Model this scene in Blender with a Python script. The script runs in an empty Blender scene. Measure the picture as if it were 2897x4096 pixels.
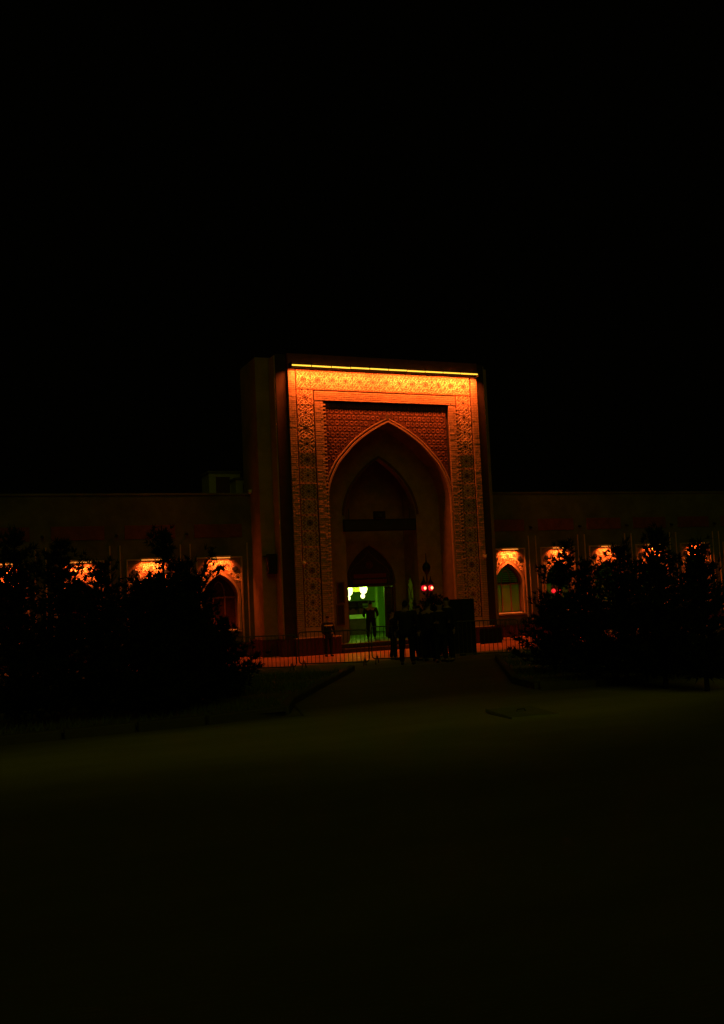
import bpy, bmesh, math, random
from mathutils import Vector, Matrix, Quaternion
random.seed(7)
R = math.radians
S = bpy.context.scene
C = S.collection

# ------------------------------------------------------------------ camera
F_PX, YAW, TILT, ROLL = 3800.0, 0.39857, 0.07648, 0.04435
CAM = Vector((-18.377, -40.0, 3.015))
fw = Vector((math.sin(YAW) * math.cos(TILT), math.cos(YAW) * math.cos(TILT), math.sin(TILT)))
rt = Vector((math.cos(YAW), -math.sin(YAW), 0.0))
up = rt.cross(fw)
cx_ = rt * math.cos(ROLL) - up * math.sin(ROLL)
cy_ = rt * math.sin(ROLL) + up * math.cos(ROLL)
cd = bpy.data.cameras.new('camera')
cam = bpy.data.objects.new('camera', cd)
C.objects.link(cam)
M = Matrix.Identity(4)
for i in range(3):
    M[i][0], M[i][1], M[i][2], M[i][3] = cx_[i], cy_[i], -fw[i], CAM[i]
cam.matrix_world = M
cd.sensor_fit = 'VERTICAL'
cd.sensor_height = 36.0
cd.lens = F_PX / 4096.0 * 36.0
cd.clip_end = 2000.0
S.camera = cam
S.render.resolution_x, S.render.resolution_y = 724, 1024

# ------------------------------------------------------------------ night sky, town glow, exposure
W = bpy.data.worlds.new('World')
S.world = W
W.use_nodes = True
W.node_tree.nodes['Background'].inputs['Color'].default_value = (1.0, 0.9, 0.2, 1)
W.node_tree.nodes['Background'].inputs['Strength'].default_value = 0.0003
sd = bpy.data.lights.new('town_glow', 'SUN')
sd.energy = 0.075
sd.angle = R(50)
sd.color = (0.92, 0.86, 0.04)
sun = bpy.data.objects.new('town_glow', sd)
C.objects.link(sun)
SUN_FROM = Vector((-0.22, -0.75, 0.62)).normalized()
sun.rotation_euler = (-SUN_FROM).to_track_quat('-Z', 'Y').to_euler()
sun.location = (-30, -60, 40)
S.view_settings.view_transform = 'Standard'
S.view_settings.look = 'None'
S.view_settings.exposure = 0.0
S.view_settings.gamma = 1.0
S.view_settings.use_curve_mapping = False
LAMP_COL = (1.0, 0.125, 0.016)
LAMP_W = 57.0
WIN_W = 46.0

# ------------------------------------------------------------------ materials
def mat(name, col, rough=0.85, var=0.0, scale=8.0, bump=0.0, bscale=None, col2=None, metal=0.0, spec=0.3, stretch=None):
    m = bpy.data.materials.new(name)
    m.use_nodes = True
    nt = m.node_tree
    b = nt.nodes['Principled BSDF']
    b.inputs['Roughness'].default_value = rough
    b.inputs['Metallic'].default_value = metal
    b.inputs['Specular IOR Level'].default_value = spec
    b.inputs['Base Color'].default_value = (*col, 1)
    tc = nt.nodes.new('ShaderNodeTexCoord')
    src = tc.outputs['Object']
    if stretch:
        mp = nt.nodes.new('ShaderNodeMapping')
        mp.inputs['Scale'].default_value = stretch
        nt.links.new(src, mp.inputs['Vector'])
        src = mp.outputs['Vector']
    if var > 0 or col2:
        n = nt.nodes.new('ShaderNodeTexNoise')
        n.inputs['Scale'].default_value = scale
        n.inputs['Detail'].default_value = 6
        n.inputs['Roughness'].default_value = 0.65
        nt.links.new(src, n.inputs['Vector'])
        r = nt.nodes.new('ShaderNodeValToRGB')
        r.color_ramp.elements[0].position = 0.32
        r.color_ramp.elements[1].position = 0.68
        c2 = col2 or tuple(min(1, c * (1 + var)) for c in col)
        c1 = col if col2 else tuple(c * (1 - var) for c in col)
        r.color_ramp.elements[0].color = (*c1, 1)
        r.color_ramp.elements[1].color = (*c2, 1)
        nt.links.new(n.outputs['Fac'], r.inputs['Fac'])
        oi = nt.nodes.new('ShaderNodeObjectInfo')
        hsv = nt.nodes.new('ShaderNodeHueSaturation')
        mr = nt.nodes.new('ShaderNodeMapRange')
        mr.inputs['To Min'].default_value = 1 - var * 0.6
        mr.inputs['To Max'].default_value = 1 + var * 0.6
        nt.links.new(oi.outputs['Random'], mr.inputs['Value'])
        nt.links.new(mr.outputs['Result'], hsv.inputs['Value'])
        nt.links.new(r.outputs['Color'], hsv.inputs['Color'])
        nt.links.new(hsv.outputs['Color'], b.inputs['Base Color'])
    if bump > 0:
        n2 = nt.nodes.new('ShaderNodeTexNoise')
        n2.inputs['Scale'].default_value = bscale or scale * 4
        n2.inputs['Detail'].default_value = 8
        nt.links.new(src, n2.inputs['Vector'])
        bp = nt.nodes.new('ShaderNodeBump')
        bp.inputs['Strength'].default_value = bump
        bp.inputs['Distance'].default_value = 0.02
        nt.links.new(n2.outputs['Fac'], bp.inputs['Height'])
        nt.links.new(bp.outputs['Normal'], b.inputs['Normal'])
    return m

def emit(name, col, strength):
    m = bpy.data.materials.new(name)
    m.use_nodes = True
    b = m.node_tree.nodes['Principled BSDF']
    b.inputs['Base Color'].default_value = (0.8, 0.7, 0.5, 1)
    b.inputs['Emission Color'].default_value = (*col, 1)
    b.inputs['Emission Strength'].default_value = strength
    return m

def glass(name, col, rough=0.08):
    m = mat(name, col, rough, spec=0.5)
    m.node_tree.nodes['Principled BSDF'].inputs['Transmission Weight'].default_value = 0.55
    return m

MT = dict(
    brick=mat('buff_brick', (0.42, 0.33, 0.23), 0.9, 0.24, 9, 0.25, 60),
    joint=mat('brick_joint', (0.12, 0.09, 0.07), 0.95, 0.15, 12),
    panel=mat('terracotta_panel', (0.27, 0.165, 0.10), 0.8, 0.2, 14, 0.15, 50),
    strap=mat('buff_strapwork', (0.62, 0.50, 0.36), 0.75, 0.1, 20),
    pit=mat('dark_glaze', (0.035, 0.045, 0.06), 0.3, spec=0.5),
    tile=mat('red_tile', (0.105, 0.05, 0.035), 0.6, 0.3, 9, 0.25, 40),
    rosette=mat('rosette_tile', (0.155, 0.07, 0.05), 0.55, 0.25, 9),
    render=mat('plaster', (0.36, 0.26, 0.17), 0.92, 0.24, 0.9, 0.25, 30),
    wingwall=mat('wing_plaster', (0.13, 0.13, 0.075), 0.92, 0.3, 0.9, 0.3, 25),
    redstone=mat('red_stone', (0.17, 0.055, 0.045), 0.6, 0.2, 3, 0.2, 30),
    moulding=mat('stone_moulding', (0.44, 0.33, 0.24), 0.8, 0.12, 6, 0.2, 40),
    iwan=mat('iwan_plaster', (0.25, 0.20, 0.125), 0.9, 0.2, 2.2, 0.3, 18),
    woodframe=mat('dark_window_frame', (0.09, 0.045, 0.035), 0.5, 0.15, 12),
    black=mat('black_metal', (0.02, 0.02, 0.02), 0.5, 0.1, 20),
    blackpl=mat('black_plastic', (0.018, 0.018, 0.018), 0.6, 0.1, 20),
    steel=mat('galvanised_steel', (0.14, 0.13, 0.12), 0.45, 0.15, 20, metal=0.6),
    white=mat('white_housing', (0.75, 0.74, 0.7), 0.35, 0.05, 10),
    apron=mat('pink_paving', (0.62, 0.26, 0.16), 0.7, 0.15, 1.5, 0.15, 20),
    asphalt=mat('forecourt_asphalt', (0.21, 0.20, 0.10), 0.95, 0.2, 1.5, 0.5, 60),
    road=mat('glow_streak_road', (0.13, 0.13, 0.06), 0.9, 0.18, 0.5, 0.4, 50, stretch=(0.5, 1.6, 1)),
    shadepier=mat('shaded_pier_stone', (0.05, 0.036, 0.028), 0.8, 0.2, 3, 0.2, 30),  # shade on the portal margins put into this dark colour
    paleconc=mat('pale_concrete', (0.34, 0.36, 0.16), 0.9, 0.12, 4, 0.2, 40),
    stepstone=mat('dark_step_stone', (0.05, 0.04, 0.03), 0.6, 0.2, 3, 0.2, 30),
    plinthstone=mat('dark_plinth_stone', (0.075, 0.022, 0.016), 0.6, 0.2, 3, 0.2, 30),
    beam=mat('yellow_beam', (0.75, 0.7, 0.1), 0.8, 0.05, 3),
    hotcore=emit('lamp_core_glow', (1.0, 0.62, 0.22), 3.0),
    silltube=emit('sill_tube_glow', (1.0, 0.18, 0.03), 0.6),
    wintube=emit('window_tube_glow', (1.0, 0.36, 0.045), 0.95),
    kerb=mat('concrete_kerb', (0.10, 0.10, 0.07), 0.9, 0.15, 4, 0.2, 40),
    soil=mat('lawn_soil', (0.17, 0.15, 0.07), 1.0, 0.35, 1.2, 0.6, 20),
    grass=mat('grass_blades', (0.10, 0.13, 0.04), 0.8, 0.35, 3),
    needle=mat('pine_needles', (0.02, 0.03, 0.014), 0.8, 0.3, 2, spec=0.1),
    bark=mat('pine_bark', (0.035, 0.026, 0.02), 0.95, 0.3, 12, 0.6, 30),
    tube=emit('lamp_tube_glow', (1.0, 0.62, 0.05), 1.6),
    redglow=emit('red_lamp_glow', (1.0, 0.004, 0.03), 0.95),
    bulb=emit('white_bulb_glow', (1.0, 1.0, 0.36), 2.9),
    room=mat('room_wall', (0.40, 0.58, 0.10), 0.8, 0.06, 2),
    roomfloor=mat('room_floor', (0.09, 0.1, 0.04), 0.4, 0.1, 3),
    counter=mat('counter_white', (0.6, 0.75, 0.3), 0.5, 0.05, 4),
    darkwood=mat('dark_wood', (0.09, 0.04, 0.03), 0.5, 0.25, 6),
    doorglass=glass('dark_door_glass', (0.06, 0.08, 0.05)),
    tymp=mat('tympanum_board', (0.035, 0.022, 0.016), 0.6, 0.2, 6),
    tympline=mat('tympanum_gilt', (0.10, 0.08, 0.045), 0.5, 0.1, 10),
    letters=mat('dull_red_paint', (0.16, 0.03, 0.025), 0.6, 0.1, 10),
    skin=mat('skin', (0.42, 0.26, 0.18), 0.6, 0.06, 20),
    hair=mat('black_hair', (0.012, 0.011, 0.01), 0.6, 0.1, 30),
    jacket=mat('black_jacket', (0.018, 0.017, 0.02), 0.85, 0.2, 20),
    jacket2=mat('charcoal_jacket', (0.028, 0.026, 0.022), 0.85, 0.2, 20),
    trousers=mat('dark_trousers', (0.016, 0.016, 0.02), 0.9, 0.2, 20),
    hivis=mat('reflective_yellow', (0.62, 0.62, 0.12), 0.5, 0.1, 30),
    board=mat('maroon_board', (0.10, 0.02, 0.02), 0.6, 0.15, 4),
)

def glow_streak(m, y0, half, gain):
    """light streak painted along the road: lighter albedo around y0"""
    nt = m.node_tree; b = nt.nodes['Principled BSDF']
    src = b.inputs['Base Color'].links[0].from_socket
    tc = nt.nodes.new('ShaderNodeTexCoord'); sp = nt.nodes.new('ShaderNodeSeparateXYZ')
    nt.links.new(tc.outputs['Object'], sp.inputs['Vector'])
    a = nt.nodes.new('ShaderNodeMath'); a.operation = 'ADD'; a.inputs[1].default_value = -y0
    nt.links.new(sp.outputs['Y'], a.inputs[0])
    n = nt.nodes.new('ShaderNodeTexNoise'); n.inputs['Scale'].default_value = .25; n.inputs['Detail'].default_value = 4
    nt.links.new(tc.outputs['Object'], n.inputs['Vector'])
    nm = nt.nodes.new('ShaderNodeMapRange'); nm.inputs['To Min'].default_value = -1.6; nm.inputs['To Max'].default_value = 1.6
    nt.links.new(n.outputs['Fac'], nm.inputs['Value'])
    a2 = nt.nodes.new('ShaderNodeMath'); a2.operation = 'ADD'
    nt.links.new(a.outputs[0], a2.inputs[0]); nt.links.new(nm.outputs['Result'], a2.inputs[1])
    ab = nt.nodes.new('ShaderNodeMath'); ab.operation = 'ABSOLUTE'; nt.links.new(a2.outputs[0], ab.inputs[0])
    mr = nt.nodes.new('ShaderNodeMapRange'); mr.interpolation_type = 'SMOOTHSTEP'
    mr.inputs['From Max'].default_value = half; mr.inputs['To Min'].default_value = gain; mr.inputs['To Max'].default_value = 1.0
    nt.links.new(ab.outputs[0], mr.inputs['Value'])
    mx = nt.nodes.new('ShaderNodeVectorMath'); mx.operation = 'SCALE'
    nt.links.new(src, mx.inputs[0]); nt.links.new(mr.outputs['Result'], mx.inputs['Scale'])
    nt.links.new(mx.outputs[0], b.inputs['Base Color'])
glow_streak(MT['road'], -28.8, 3.4, 4.2)  # street light glow on the road, painted into its colour

def lit_pane(name, col, s):
    """window glass with a dim lit room right behind it"""
    m = mat(name, (0.05, 0.06, 0.04), 0.15, spec=0.5)
    b = m.node_tree.nodes['Principled BSDF']
    nt = m.node_tree
    n = nt.nodes.new('ShaderNodeTexNoise'); n.inputs['Scale'].default_value = 1.3
    tc = nt.nodes.new('ShaderNodeTexCoord'); nt.links.new(tc.outputs['Object'], n.inputs['Vector'])
    mr = nt.nodes.new('ShaderNodeMapRange'); mr.inputs['From Min'].default_value = 0.3; mr.inputs['From Max'].default_value = 0.7
    mr.inputs['To Min'].default_value = s * 0.55; mr.inputs['To Max'].default_value = s * 1.3
    nt.links.new(n.outputs['Fac'], mr.inputs['Value'])
    nt.links.new(mr.outputs['Result'], b.inputs['Emission Strength'])
    b.inputs['Emission Color'].default_value = (*col, 1)
    return m
MT['pane_green'] = lit_pane('green_lit_pane', (0.3, 1.0, 0.0), 0.016)
MT['pane_amber'] = lit_pane('amber_lit_pane', (0.75, 0.85, 0.0), 0.02)
MT['pane_dark'] = mat('dark_pane', (0.03, 0.015, 0.012), 0.15, spec=0.5)
MT['pane_niche'] = lit_pane('olive_lit_pane', (0.7, 1.0, 0.0), 0.028)

# ------------------------------------------------------------------ mesh helpers
class MB:
    def __init__(s):
        s.v, s.f, s.m = [], [], []
    def add(s, vs, fs, mi=0):
        o = len(s.v)
        s.v += [tuple(v) for v in vs]
        for f in fs:
            s.f.append([i + o for i in f]); s.m.append(mi)
        return s
    def box(s, x0, x1, y0, y1, z0, z1, mi=0, bev=0.0):
        if bev > 0:
            b = bev   # front (-y) edges chamfered
            vs = [(x0, y1, z0), (x1, y1, z0), (x1, y1, z1), (x0, y1, z1),
                  (x0, y0 + b, z0), (x1, y0 + b, z0), (x1, y0 + b, z1), (x0, y0 + b, z1),
                  (x0 + b, y0, z0 + b), (x1 - b, y0, z0 + b), (x1 - b, y0, z1 - b), (x0 + b, y0, z1 - b)]
            fs = [(8, 9, 10, 11), (4, 5, 9, 8), (5, 6, 10, 9), (6, 7, 11, 10), (7, 4, 8, 11),
                  (0, 1, 5, 4), (1, 2, 6, 5), (2, 3, 7, 6), (3, 0, 4, 7), (0, 3, 2, 1)]
            return s.add(vs, fs, mi)
        vs = [(x0, y0, z0), (x1, y0, z0), (x1, y1, z0), (x0, y1, z0), (x0, y0, z1), (x1, y0, z1), (x1, y1, z1), (x0, y1, z1)]
        return s.add(vs, [(0, 3, 2, 1), (4, 5, 6, 7), (0, 1, 5, 4), (1, 2, 6, 5), (2, 3, 7, 6), (3, 0, 4, 7)], mi)
    def tube(s, pts, r, n=8, mi=0, r1=None, closed=False):
        pts = [Vector(p) for p in pts]
        N = len(pts)
        rings = []
        up0 = Vector((0, 0, 1))
        for i, p in enumerate(pts):
            if closed:
                d = pts[(i + 1) % N] - pts[i - 1]
            else:
                d = pts[min(i + 1, N - 1)] - pts[max(i - 1, 0)]
            d.normalize()
            a = d.cross(up0 if abs(d.z) < 0.95 else Vector((1, 0, 0))).normalized()
            b = a.cross(d)
            rr = r if r1 is None else r + (r1 - r) * i / max(1, N - 1)
            rings.append([p + a * math.cos(2 * math.pi * k / n) * rr + b * math.sin(2 * math.pi * k / n) * rr for k in range(n)])
        vs = [v for q in rings for v in q]
        fs = []
        for i in range(N if closed else N - 1):
            j = (i + 1) % N
            for k in range(n):
                fs.append((i * n + k, i * n + (k + 1) % n, j * n + (k + 1) % n, j * n + k))
        if not closed:
            fs += [tuple(range(n - 1, -1, -1)), tuple((N - 1) * n + k for k in range(n))]
        return s.add(vs, fs, mi)
    def lathe(s, prof, c=(0, 0, 0), n=16, mi=0):
        vs, fs = [], []
        for r, z in prof:
            vs += [(c[0] + r * math.cos(2 * math.pi * k / n), c[1] + r * math.sin(2 * math.pi * k / n), c[2] + z) for k in range(n)]
        for i in range(len(prof) - 1):
            for k in range(n):
                fs.append((i * n + k, i * n + (k + 1) % n, (i + 1) * n + (k + 1) % n, (i + 1) * n + k))
        fs += [tuple(range(n - 1, -1, -1)), tuple((len(prof) - 1) * n + k for k in range(n))]
        return s.add(vs, fs, mi)
    def prism(s, poly, y0, y1, mi=0):
        """polygon in (x,z), extruded from y0 (front) to y1"""
        n = len(poly)
        vs = [(x, y0, z) for x, z in poly] + [(x, y1, z) for x, z in poly]
        fs = [tuple(range(n)), tuple(range(2 * n - 1, n - 1, -1))]
        for i in range(n):
            j = (i + 1) % n
            fs.append((i, i + n, j + n, j))
        return s.add(vs, fs, mi)
    def ridge(s, a, b, w, y, h, mi=0):
        """raised roof-shaped strap in the x-z plane from a to b on plane y"""
        ax, az = a; bx, bz = b
        L = math.hypot(bx - ax, bz - az) or 1e-6
        nx, nz = -(bz - az) / L * w / 2, (bx - ax) / L * w / 2
        vs = [(ax + nx, y, az + nz), (ax, y - h, az), (ax - nx, y, az - nz), (bx + nx, y, bz + nz), (bx, y - h, bz), (bx - nx, y, bz - nz)]
        return s.add(vs, [(0, 1, 4, 3), (1, 2, 5, 4), (0, 2, 1), (3, 4, 5)], mi)
    def ring(s, inner, outer, y0, y1, mi=0):
        """band between two open polylines of equal length in (x,z)"""
        n = len(inner)
        vs = [(x, y0, z) for x, z in inner] + [(x, y0, z) for x, z in outer] + [(x, y1, z) for x, z in inner] + [(x, y1, z) for x, z in outer]
        fs = []
        for i in range(n - 1):
            fs += [(i, n + i, n + i + 1, i + 1), (n + i, 3 * n + i, 3 * n + i + 1, n + i + 1), (i, i + 1, 2 * n + i + 1, 2 * n + i)]
        fs += [(0, 2 * n, 3 * n, n), (n - 1, 2 * n - 1, 4 * n - 1, 3 * n - 1)]
        return s.add(vs, fs, mi)
    def mesh(s, name, mats, smooth=False):
        me = bpy.data.meshes.new(name)
        me.from_pydata(s.v, [], s.f)
        for m in (mats if isinstance(mats, (list, tuple)) else [mats]):
            me.materials.append(m)
        if len(me.materials) > 1:
            me.polygons.foreach_set('material_index', s.m)
        if smooth:
            me.polygons.foreach_set('use_smooth', [True] * len(me.polygons))
        me.update()
        return me
    def build(s, name, mats, parent=None, smooth=False, loc=None):
        return link(name, s.mesh(name, mats, smooth), parent, loc)

def link(name, me, parent=None, loc=None, rot=None):
    o = bpy.data.objects.new(name, me)
    C.objects.link(o)
    if parent: o.parent = parent
    if loc is not None: o.location = loc
    if rot is not None: o.rotation_euler = rot
    return o

def tag(o, label=None, cat=None, group=None, kind=None):
    if label: o['label'] = label
    if cat: o['category'] = cat
    if group: o['group'] = group
    if kind: o['kind'] = kind
    return o

def thing(name, loc, label, cat, group=None, rz=0.0):
    o = bpy.data.objects.new(name, None)
    o.empty_display_size = 0.2
    C.objects.link(o)
    o.location = loc
    o.rotation_euler = (0, 0, rz)
    return tag(o, label, cat, group)

def copy_tree(o, parent=None):
    c = o.copy(); C.objects.link(c)
    c.parent = parent
    for ch in list(o.children):
        copy_tree(ch, c)
    return c

def fix_normals(o):
    bm = bmesh.new(); bm.from_mesh(o.data)
    bmesh.ops.recalc_face_normals(bm, faces=bm.faces)
    bm.to_mesh(o.data); bm.free()
    return o

# four-centred arch, measured: (x / half width, rise fraction)
_A = [(1, 0), (.985, .1), (.93, .253), (.814, .445), (.688, .569), (.546, .70), (.363, .822), (.192, .915), (0, 1)]
def arch_half(hw, zs, za):
    pts = []
    for i in range(len(_A) - 1):
        p0, p1, p2, p3 = _A[max(i - 1, 0)], _A[i], _A[i + 1], _A[min(i + 2, len(_A) - 1)]
        for t in (0, .5):
            q = []
            for k in (0, 1):
                q.append(.5 * (2 * p1[k] + (p2[k] - p0[k]) * t + (2 * p0[k] - 5 * p1[k] + 4 * p2[k] - p3[k]) * t * t + (3 * p1[k] - p0[k] - 3 * p2[k] + p3[k]) * t ** 3))
            pts.append((q[0] * hw, zs + q[1] * (za - zs)))
    pts.append((0, za))
    return pts
def arch(hw, zs, za, zb=None, xc=0.0):
    """polyline left foot -> apex -> right foot"""
    r = arch_half(hw, zs, za)
    l = [(-x, z) for x, z in r]
    out = l + r[::-1][1:]
    if zb is not None:
        out = [(-hw, zb)] + out + [(hw, zb)]
    return [(x + xc, z) for x, z in out]
def offset(poly, d):
    """offset an open arch polyline outwards"""
    out = []
    n = len(poly)
    for i in range(n):
        a, b = poly[max(i - 1, 0)], poly[min(i + 1, n - 1)]
        dx, dz = b[0] - a[0], b[1] - a[1]
        L = math.hypot(dx, dz)
        out.append((poly[i][0] - dz / L * d, poly[i][1] + dx / L * d))
    return out
def arch_z(x, hw, zs, za):
    r = arch_half(hw, zs, za)
    x = abs(x)
    if x >= hw: return -1e9
    for (xa, z_a), (xb, zb) in zip(r, r[1:]):
        if xb <= x <= xa:
            t = (x - xa) / (xb - xa) if xa != xb else 0
            return z_a + (zb - z_a) * t
    return za
def wall_with_arch(mb, x0, x1, z0, z1, poly, y0, y1, mi=0, back=True, ms=0):
    """wall slab with an arched opening (poly from left foot to right foot, both at their own z >= z0)"""
    zb = poly[0][1]
    xl, xr = poly[0][0], poly[-1][0]
    def q(a, b, c, d, y):
        mb.add([(a[0], y, a[1]), (b[0], y, b[1]), (c[0], y, c[1]), (d[0], y, d[1])], [(0, 1, 2, 3)], mi)
    for y in ((y0, y1) if back else (y0,)):
        q((x0, z0), (xl, z0), (xl, z1), (x0, z1), y)
        q((xr, z0), (x1, z0), (x1, z1), (xr, z1), y)
        if zb > z0 + 1e-4:
            q((xl, z0), (xr, z0), (xr, zb), (xl, zb), y)
        for a, b in zip(poly, poly[1:]):
            if b[0] - a[0] > 1e-6:
                q(a, b, (b[0], z1), (a[0], z1), y)
    for a, b in zip(poly, poly[1:]):
        mb.add([(a[0], y0, a[1]), (b[0], y0, b[1]), (b[0], y1, b[1]), (a[0], y1, a[1])], [(0, 1, 2, 3)], ms)
    if zb > z0 + 1e-4:
        mb.add([(xl, y0, zb), (xr, y0, zb), (xr, y1, zb), (xl, y1, zb)], [(0, 1, 2, 3)], mi)
    mb.add([(x0, y0, z1), (x1, y0, z1), (x1, y1, z1), (x0, y1, z1)], [(0, 1, 2, 3)], mi)
    for x in (x0, x1):
        mb.add([(x, y0, z0), (x, y1, z0), (x, y1, z1), (x, y0, z1)], [(0, 1, 2, 3)], mi)

def area_lamp(name, parent, loc, direction, sx, sy, watts, col, spread=180):
    l = bpy.data.lights.new(name, 'AREA')
    l.shape = 'RECTANGLE'; l.size = sx; l.size_y = sy
    l.energy = watts; l.color = col; l.spread = R(spread)
    o = bpy.data.objects.new(name, l)
    C.objects.link(o)
    o.parent = parent
    o.location = loc
    d = Vector(direction).normalized()
    # local x along world x
    z = -d
    x = Vector((1, 0, 0)); x = (x - z * x.dot(z)).normalized()
    y = z.cross(x)
    m = Matrix((x, y, z)).transposed()
    o.rotation_euler = m.to_euler()
    return o

# ------------------------------------------------------------------ terrain
HP = [(-400, 1.45), (-60, 1.42), (-40, 1.40), (-30, 1.27), (-25, 1.08), (-15, 0.72), (-4.6, 0.0), (400, 0.0)]
def hz(y):
    for (a, za), (b, zb) in zip(HP, HP[1:]):
        if a <= y <= b:
            return za + (zb - za) * (y - a) / (b - a)
    return 0.0
def sheet(name, outline, m, dz, kind='structure', step=1.0):
    """ground sheet: outline given as [(y, xleft, xright)] sorted by y; follows the terrain, dz above the base"""
    mb = MB()
    ys = [o[0] for o in outline]
    rows = []
    yy = ys[0]
    allY = set(ys)
    while yy < ys[-1]:
        allY.add(round(yy, 3)); yy += step
    for h in HP:
        if ys[0] < h[0] < ys[-1]: allY.add(h[0])
    for y in sorted(allY):
        for (ya, la, ra), (yb, lb, rb) in zip(outline, outline[1:]):
            if ya <= y <= yb:
                t = (y - ya) / (yb - ya)
                rows.append((y, la + (lb - la) * t, ra + (rb - ra) * t)); break
    nx = 12
    for y, l, r in rows:
        for k in range(nx + 1):
            mb.v.append((l + (r - l) * k / nx, y, hz(y) + dz))
    for i in range(len(rows) - 1):
        for k in range(nx):
            a = i * (nx + 1) + k
            mb.f.append([a, a + 1, a + nx + 2, a + nx + 1]); mb.m.append(0)
    o = mb.build(name, m)
    return tag(o, kind=kind)

sheet('ground', [(-400, -400, 400), (400, -400, 400)], MT['soil'], -0.02, step=20)
tag(bpy.data.objects['ground'], 'dark bare ground around the building')
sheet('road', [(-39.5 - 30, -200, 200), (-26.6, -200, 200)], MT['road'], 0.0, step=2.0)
tag(bpy.data.objects['road'], 'wide road in the foreground with a painted glow streak')
sheet('forecourt', [(-16.4, -60, 60), (2.7, -60, 60)], MT['asphalt'], 0.0)
tag(bpy.data.objects['forecourt'], 'dark forecourt paving behind the crowd barriers')
sheet('paving_apron', [(-4.8, -12.4, 12.2), (2.7, -12.4, 12.2)], MT['apron'], 0.006)
tag(bpy.data.objects['paving_apron'], 'pale reddish paving along the foot of the building')
# path from the road up to the forecourt, lawns on both sides
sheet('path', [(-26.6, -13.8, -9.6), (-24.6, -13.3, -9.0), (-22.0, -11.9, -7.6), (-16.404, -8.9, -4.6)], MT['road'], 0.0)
tag(bpy.data.objects['path'], 'smooth path leading from the road to the barriers')
sheet('lawn', [(-26.2, -80, -13.95), (-24.6, -80, -13.42), (-22.0, -80, -12.02), (-16.404, -80, -9.02)], MT['soil'], 0.05)
tag(bpy.data.objects['lawn'], 'dark lawn left of the path')
lawn_r = sheet('lawn', [(-26.2, -9.45, 80), (-24.6, -8.88, 80), (-22.0, -7.48, 80), (-16.404, -4.48, 80)], MT['soil'], 0.05)
tag(lawn_r, 'dark lawn right of the path')

def in_lawn(x, y):
    def edge(tab):
        for (ya, a), (yb, b) in zip(tab, tab[1:]):
            if ya <= y <= yb: return a + (b - a) * (y - ya) / (yb - ya)
    l = edge([(-26.2, -13.95), (-24.6, -13.42), (-22.0, -12.02), (-16.4, -9.02)])
    r = edge([(-26.2, -9.45), (-24.6, -8.88), (-22.0, -7.48), (-16.4, -4.48)])
    return l is not None and (x < l or x > r)
gm = MB()
cnt = 0
while cnt < 26000:
    x, y = random.uniform(-22, 2), random.uniform(-26.1, -16.5)
    if not in_lawn(x, y) : continue
    if math.sin(x * 1.7 + y) + math.sin(y * 2.3 - x * .6) + random.uniform(-1.2, 1.2) < -0.4: continue
    z = hz(y) + 0.05
    a = random.uniform(0, 6.283); h = random.uniform(.04, .13); w = random.uniform(.006, .014)
    dx, dy = math.cos(a), math.sin(a)
    lx, ly = random.uniform(-.05, .05), random.uniform(-.05, .05)
    gm.add([(x - dx * w, y - dy * w, z), (x + dx * w, y + dy * w, z), (x + lx, y + ly, z + h)], [(0, 1, 2)])
    cnt += 1
tag(gm.build('grass', MT['grass']), 'short grass on the lawns between road and barriers', 'grass', kind='stuff')

# kerb stones along the lawns (pieces of one kerb per lawn)
ks = MB().box(-0.48, 0.48, -0.07, 0.07, -0.15, 0.12, bev=0.015).mesh('kerb_stone', MT['kerb'])
def kerb(pts, label):
    k = tag(thing('kerb', (0, 0, 0), label, None), kind='structure')
    for (xa, ya), (xb, yb) in zip(pts, pts[1:]):
        L = math.hypot(xb - xa, yb - ya); n = max(1, round(L / 1.0)); ang = math.atan2(yb - ya, xb - xa)
        for i in range(n):
            t = (i + .5) / n
            y = ya + (yb - ya) * t
            o = link('kerb_stone', ks, k, (xa + (xb - xa) * t, y, hz(y) + random.uniform(-.006, .006)), (0, 0, ang + random.uniform(-.008, .008)))
            o.scale.x = L / n / 1.0
    return k
kerb([(-30, -26.75), (-15.2, -26.35), (-13.9, -26.0), (-13.35, -24.6), (-11.96, -22.0), (-8.96, -16.5)], 'kerb along the lawn left of the path')
kerb([(14, -27.0), (-8.6, -26.6), (-9.42, -26.1), (-8.94, -24.6), (-7.54, -22.0), (-4.54, -16.5)], 'kerb along the lawn right of the path')

# ------------------------------------------------------------------ portal (pishtaq)
portal = thing('portal_building', (0, 0, 0), 'tall brick entrance portal with pointed arch and lit patterned frame', 'gateway')
A0, A1, B1, B0 = 4.85, 4.49, 3.62, 3.22         # half widths: outer brick, groove, inner brick, spandrel
ZT, ZB = 12.86, 11.90                            # top of the frame, top of the inner brick frame
ZI = 11.46                                       # underside of the inner brick frame
front_arch = arch(3.12, 7.0, 10.55, 0.0)
mb = MB()                                        # core wall, behind every facing
wall_with_arch(mb, -A0 + .02, A0 - .02, 0.0, 12.95, front_arch, 0.20, 1.35, ms=1)
fix_normals(mb.build('core_wall', [MT['joint'], MT['iwan']], portal))
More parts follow.
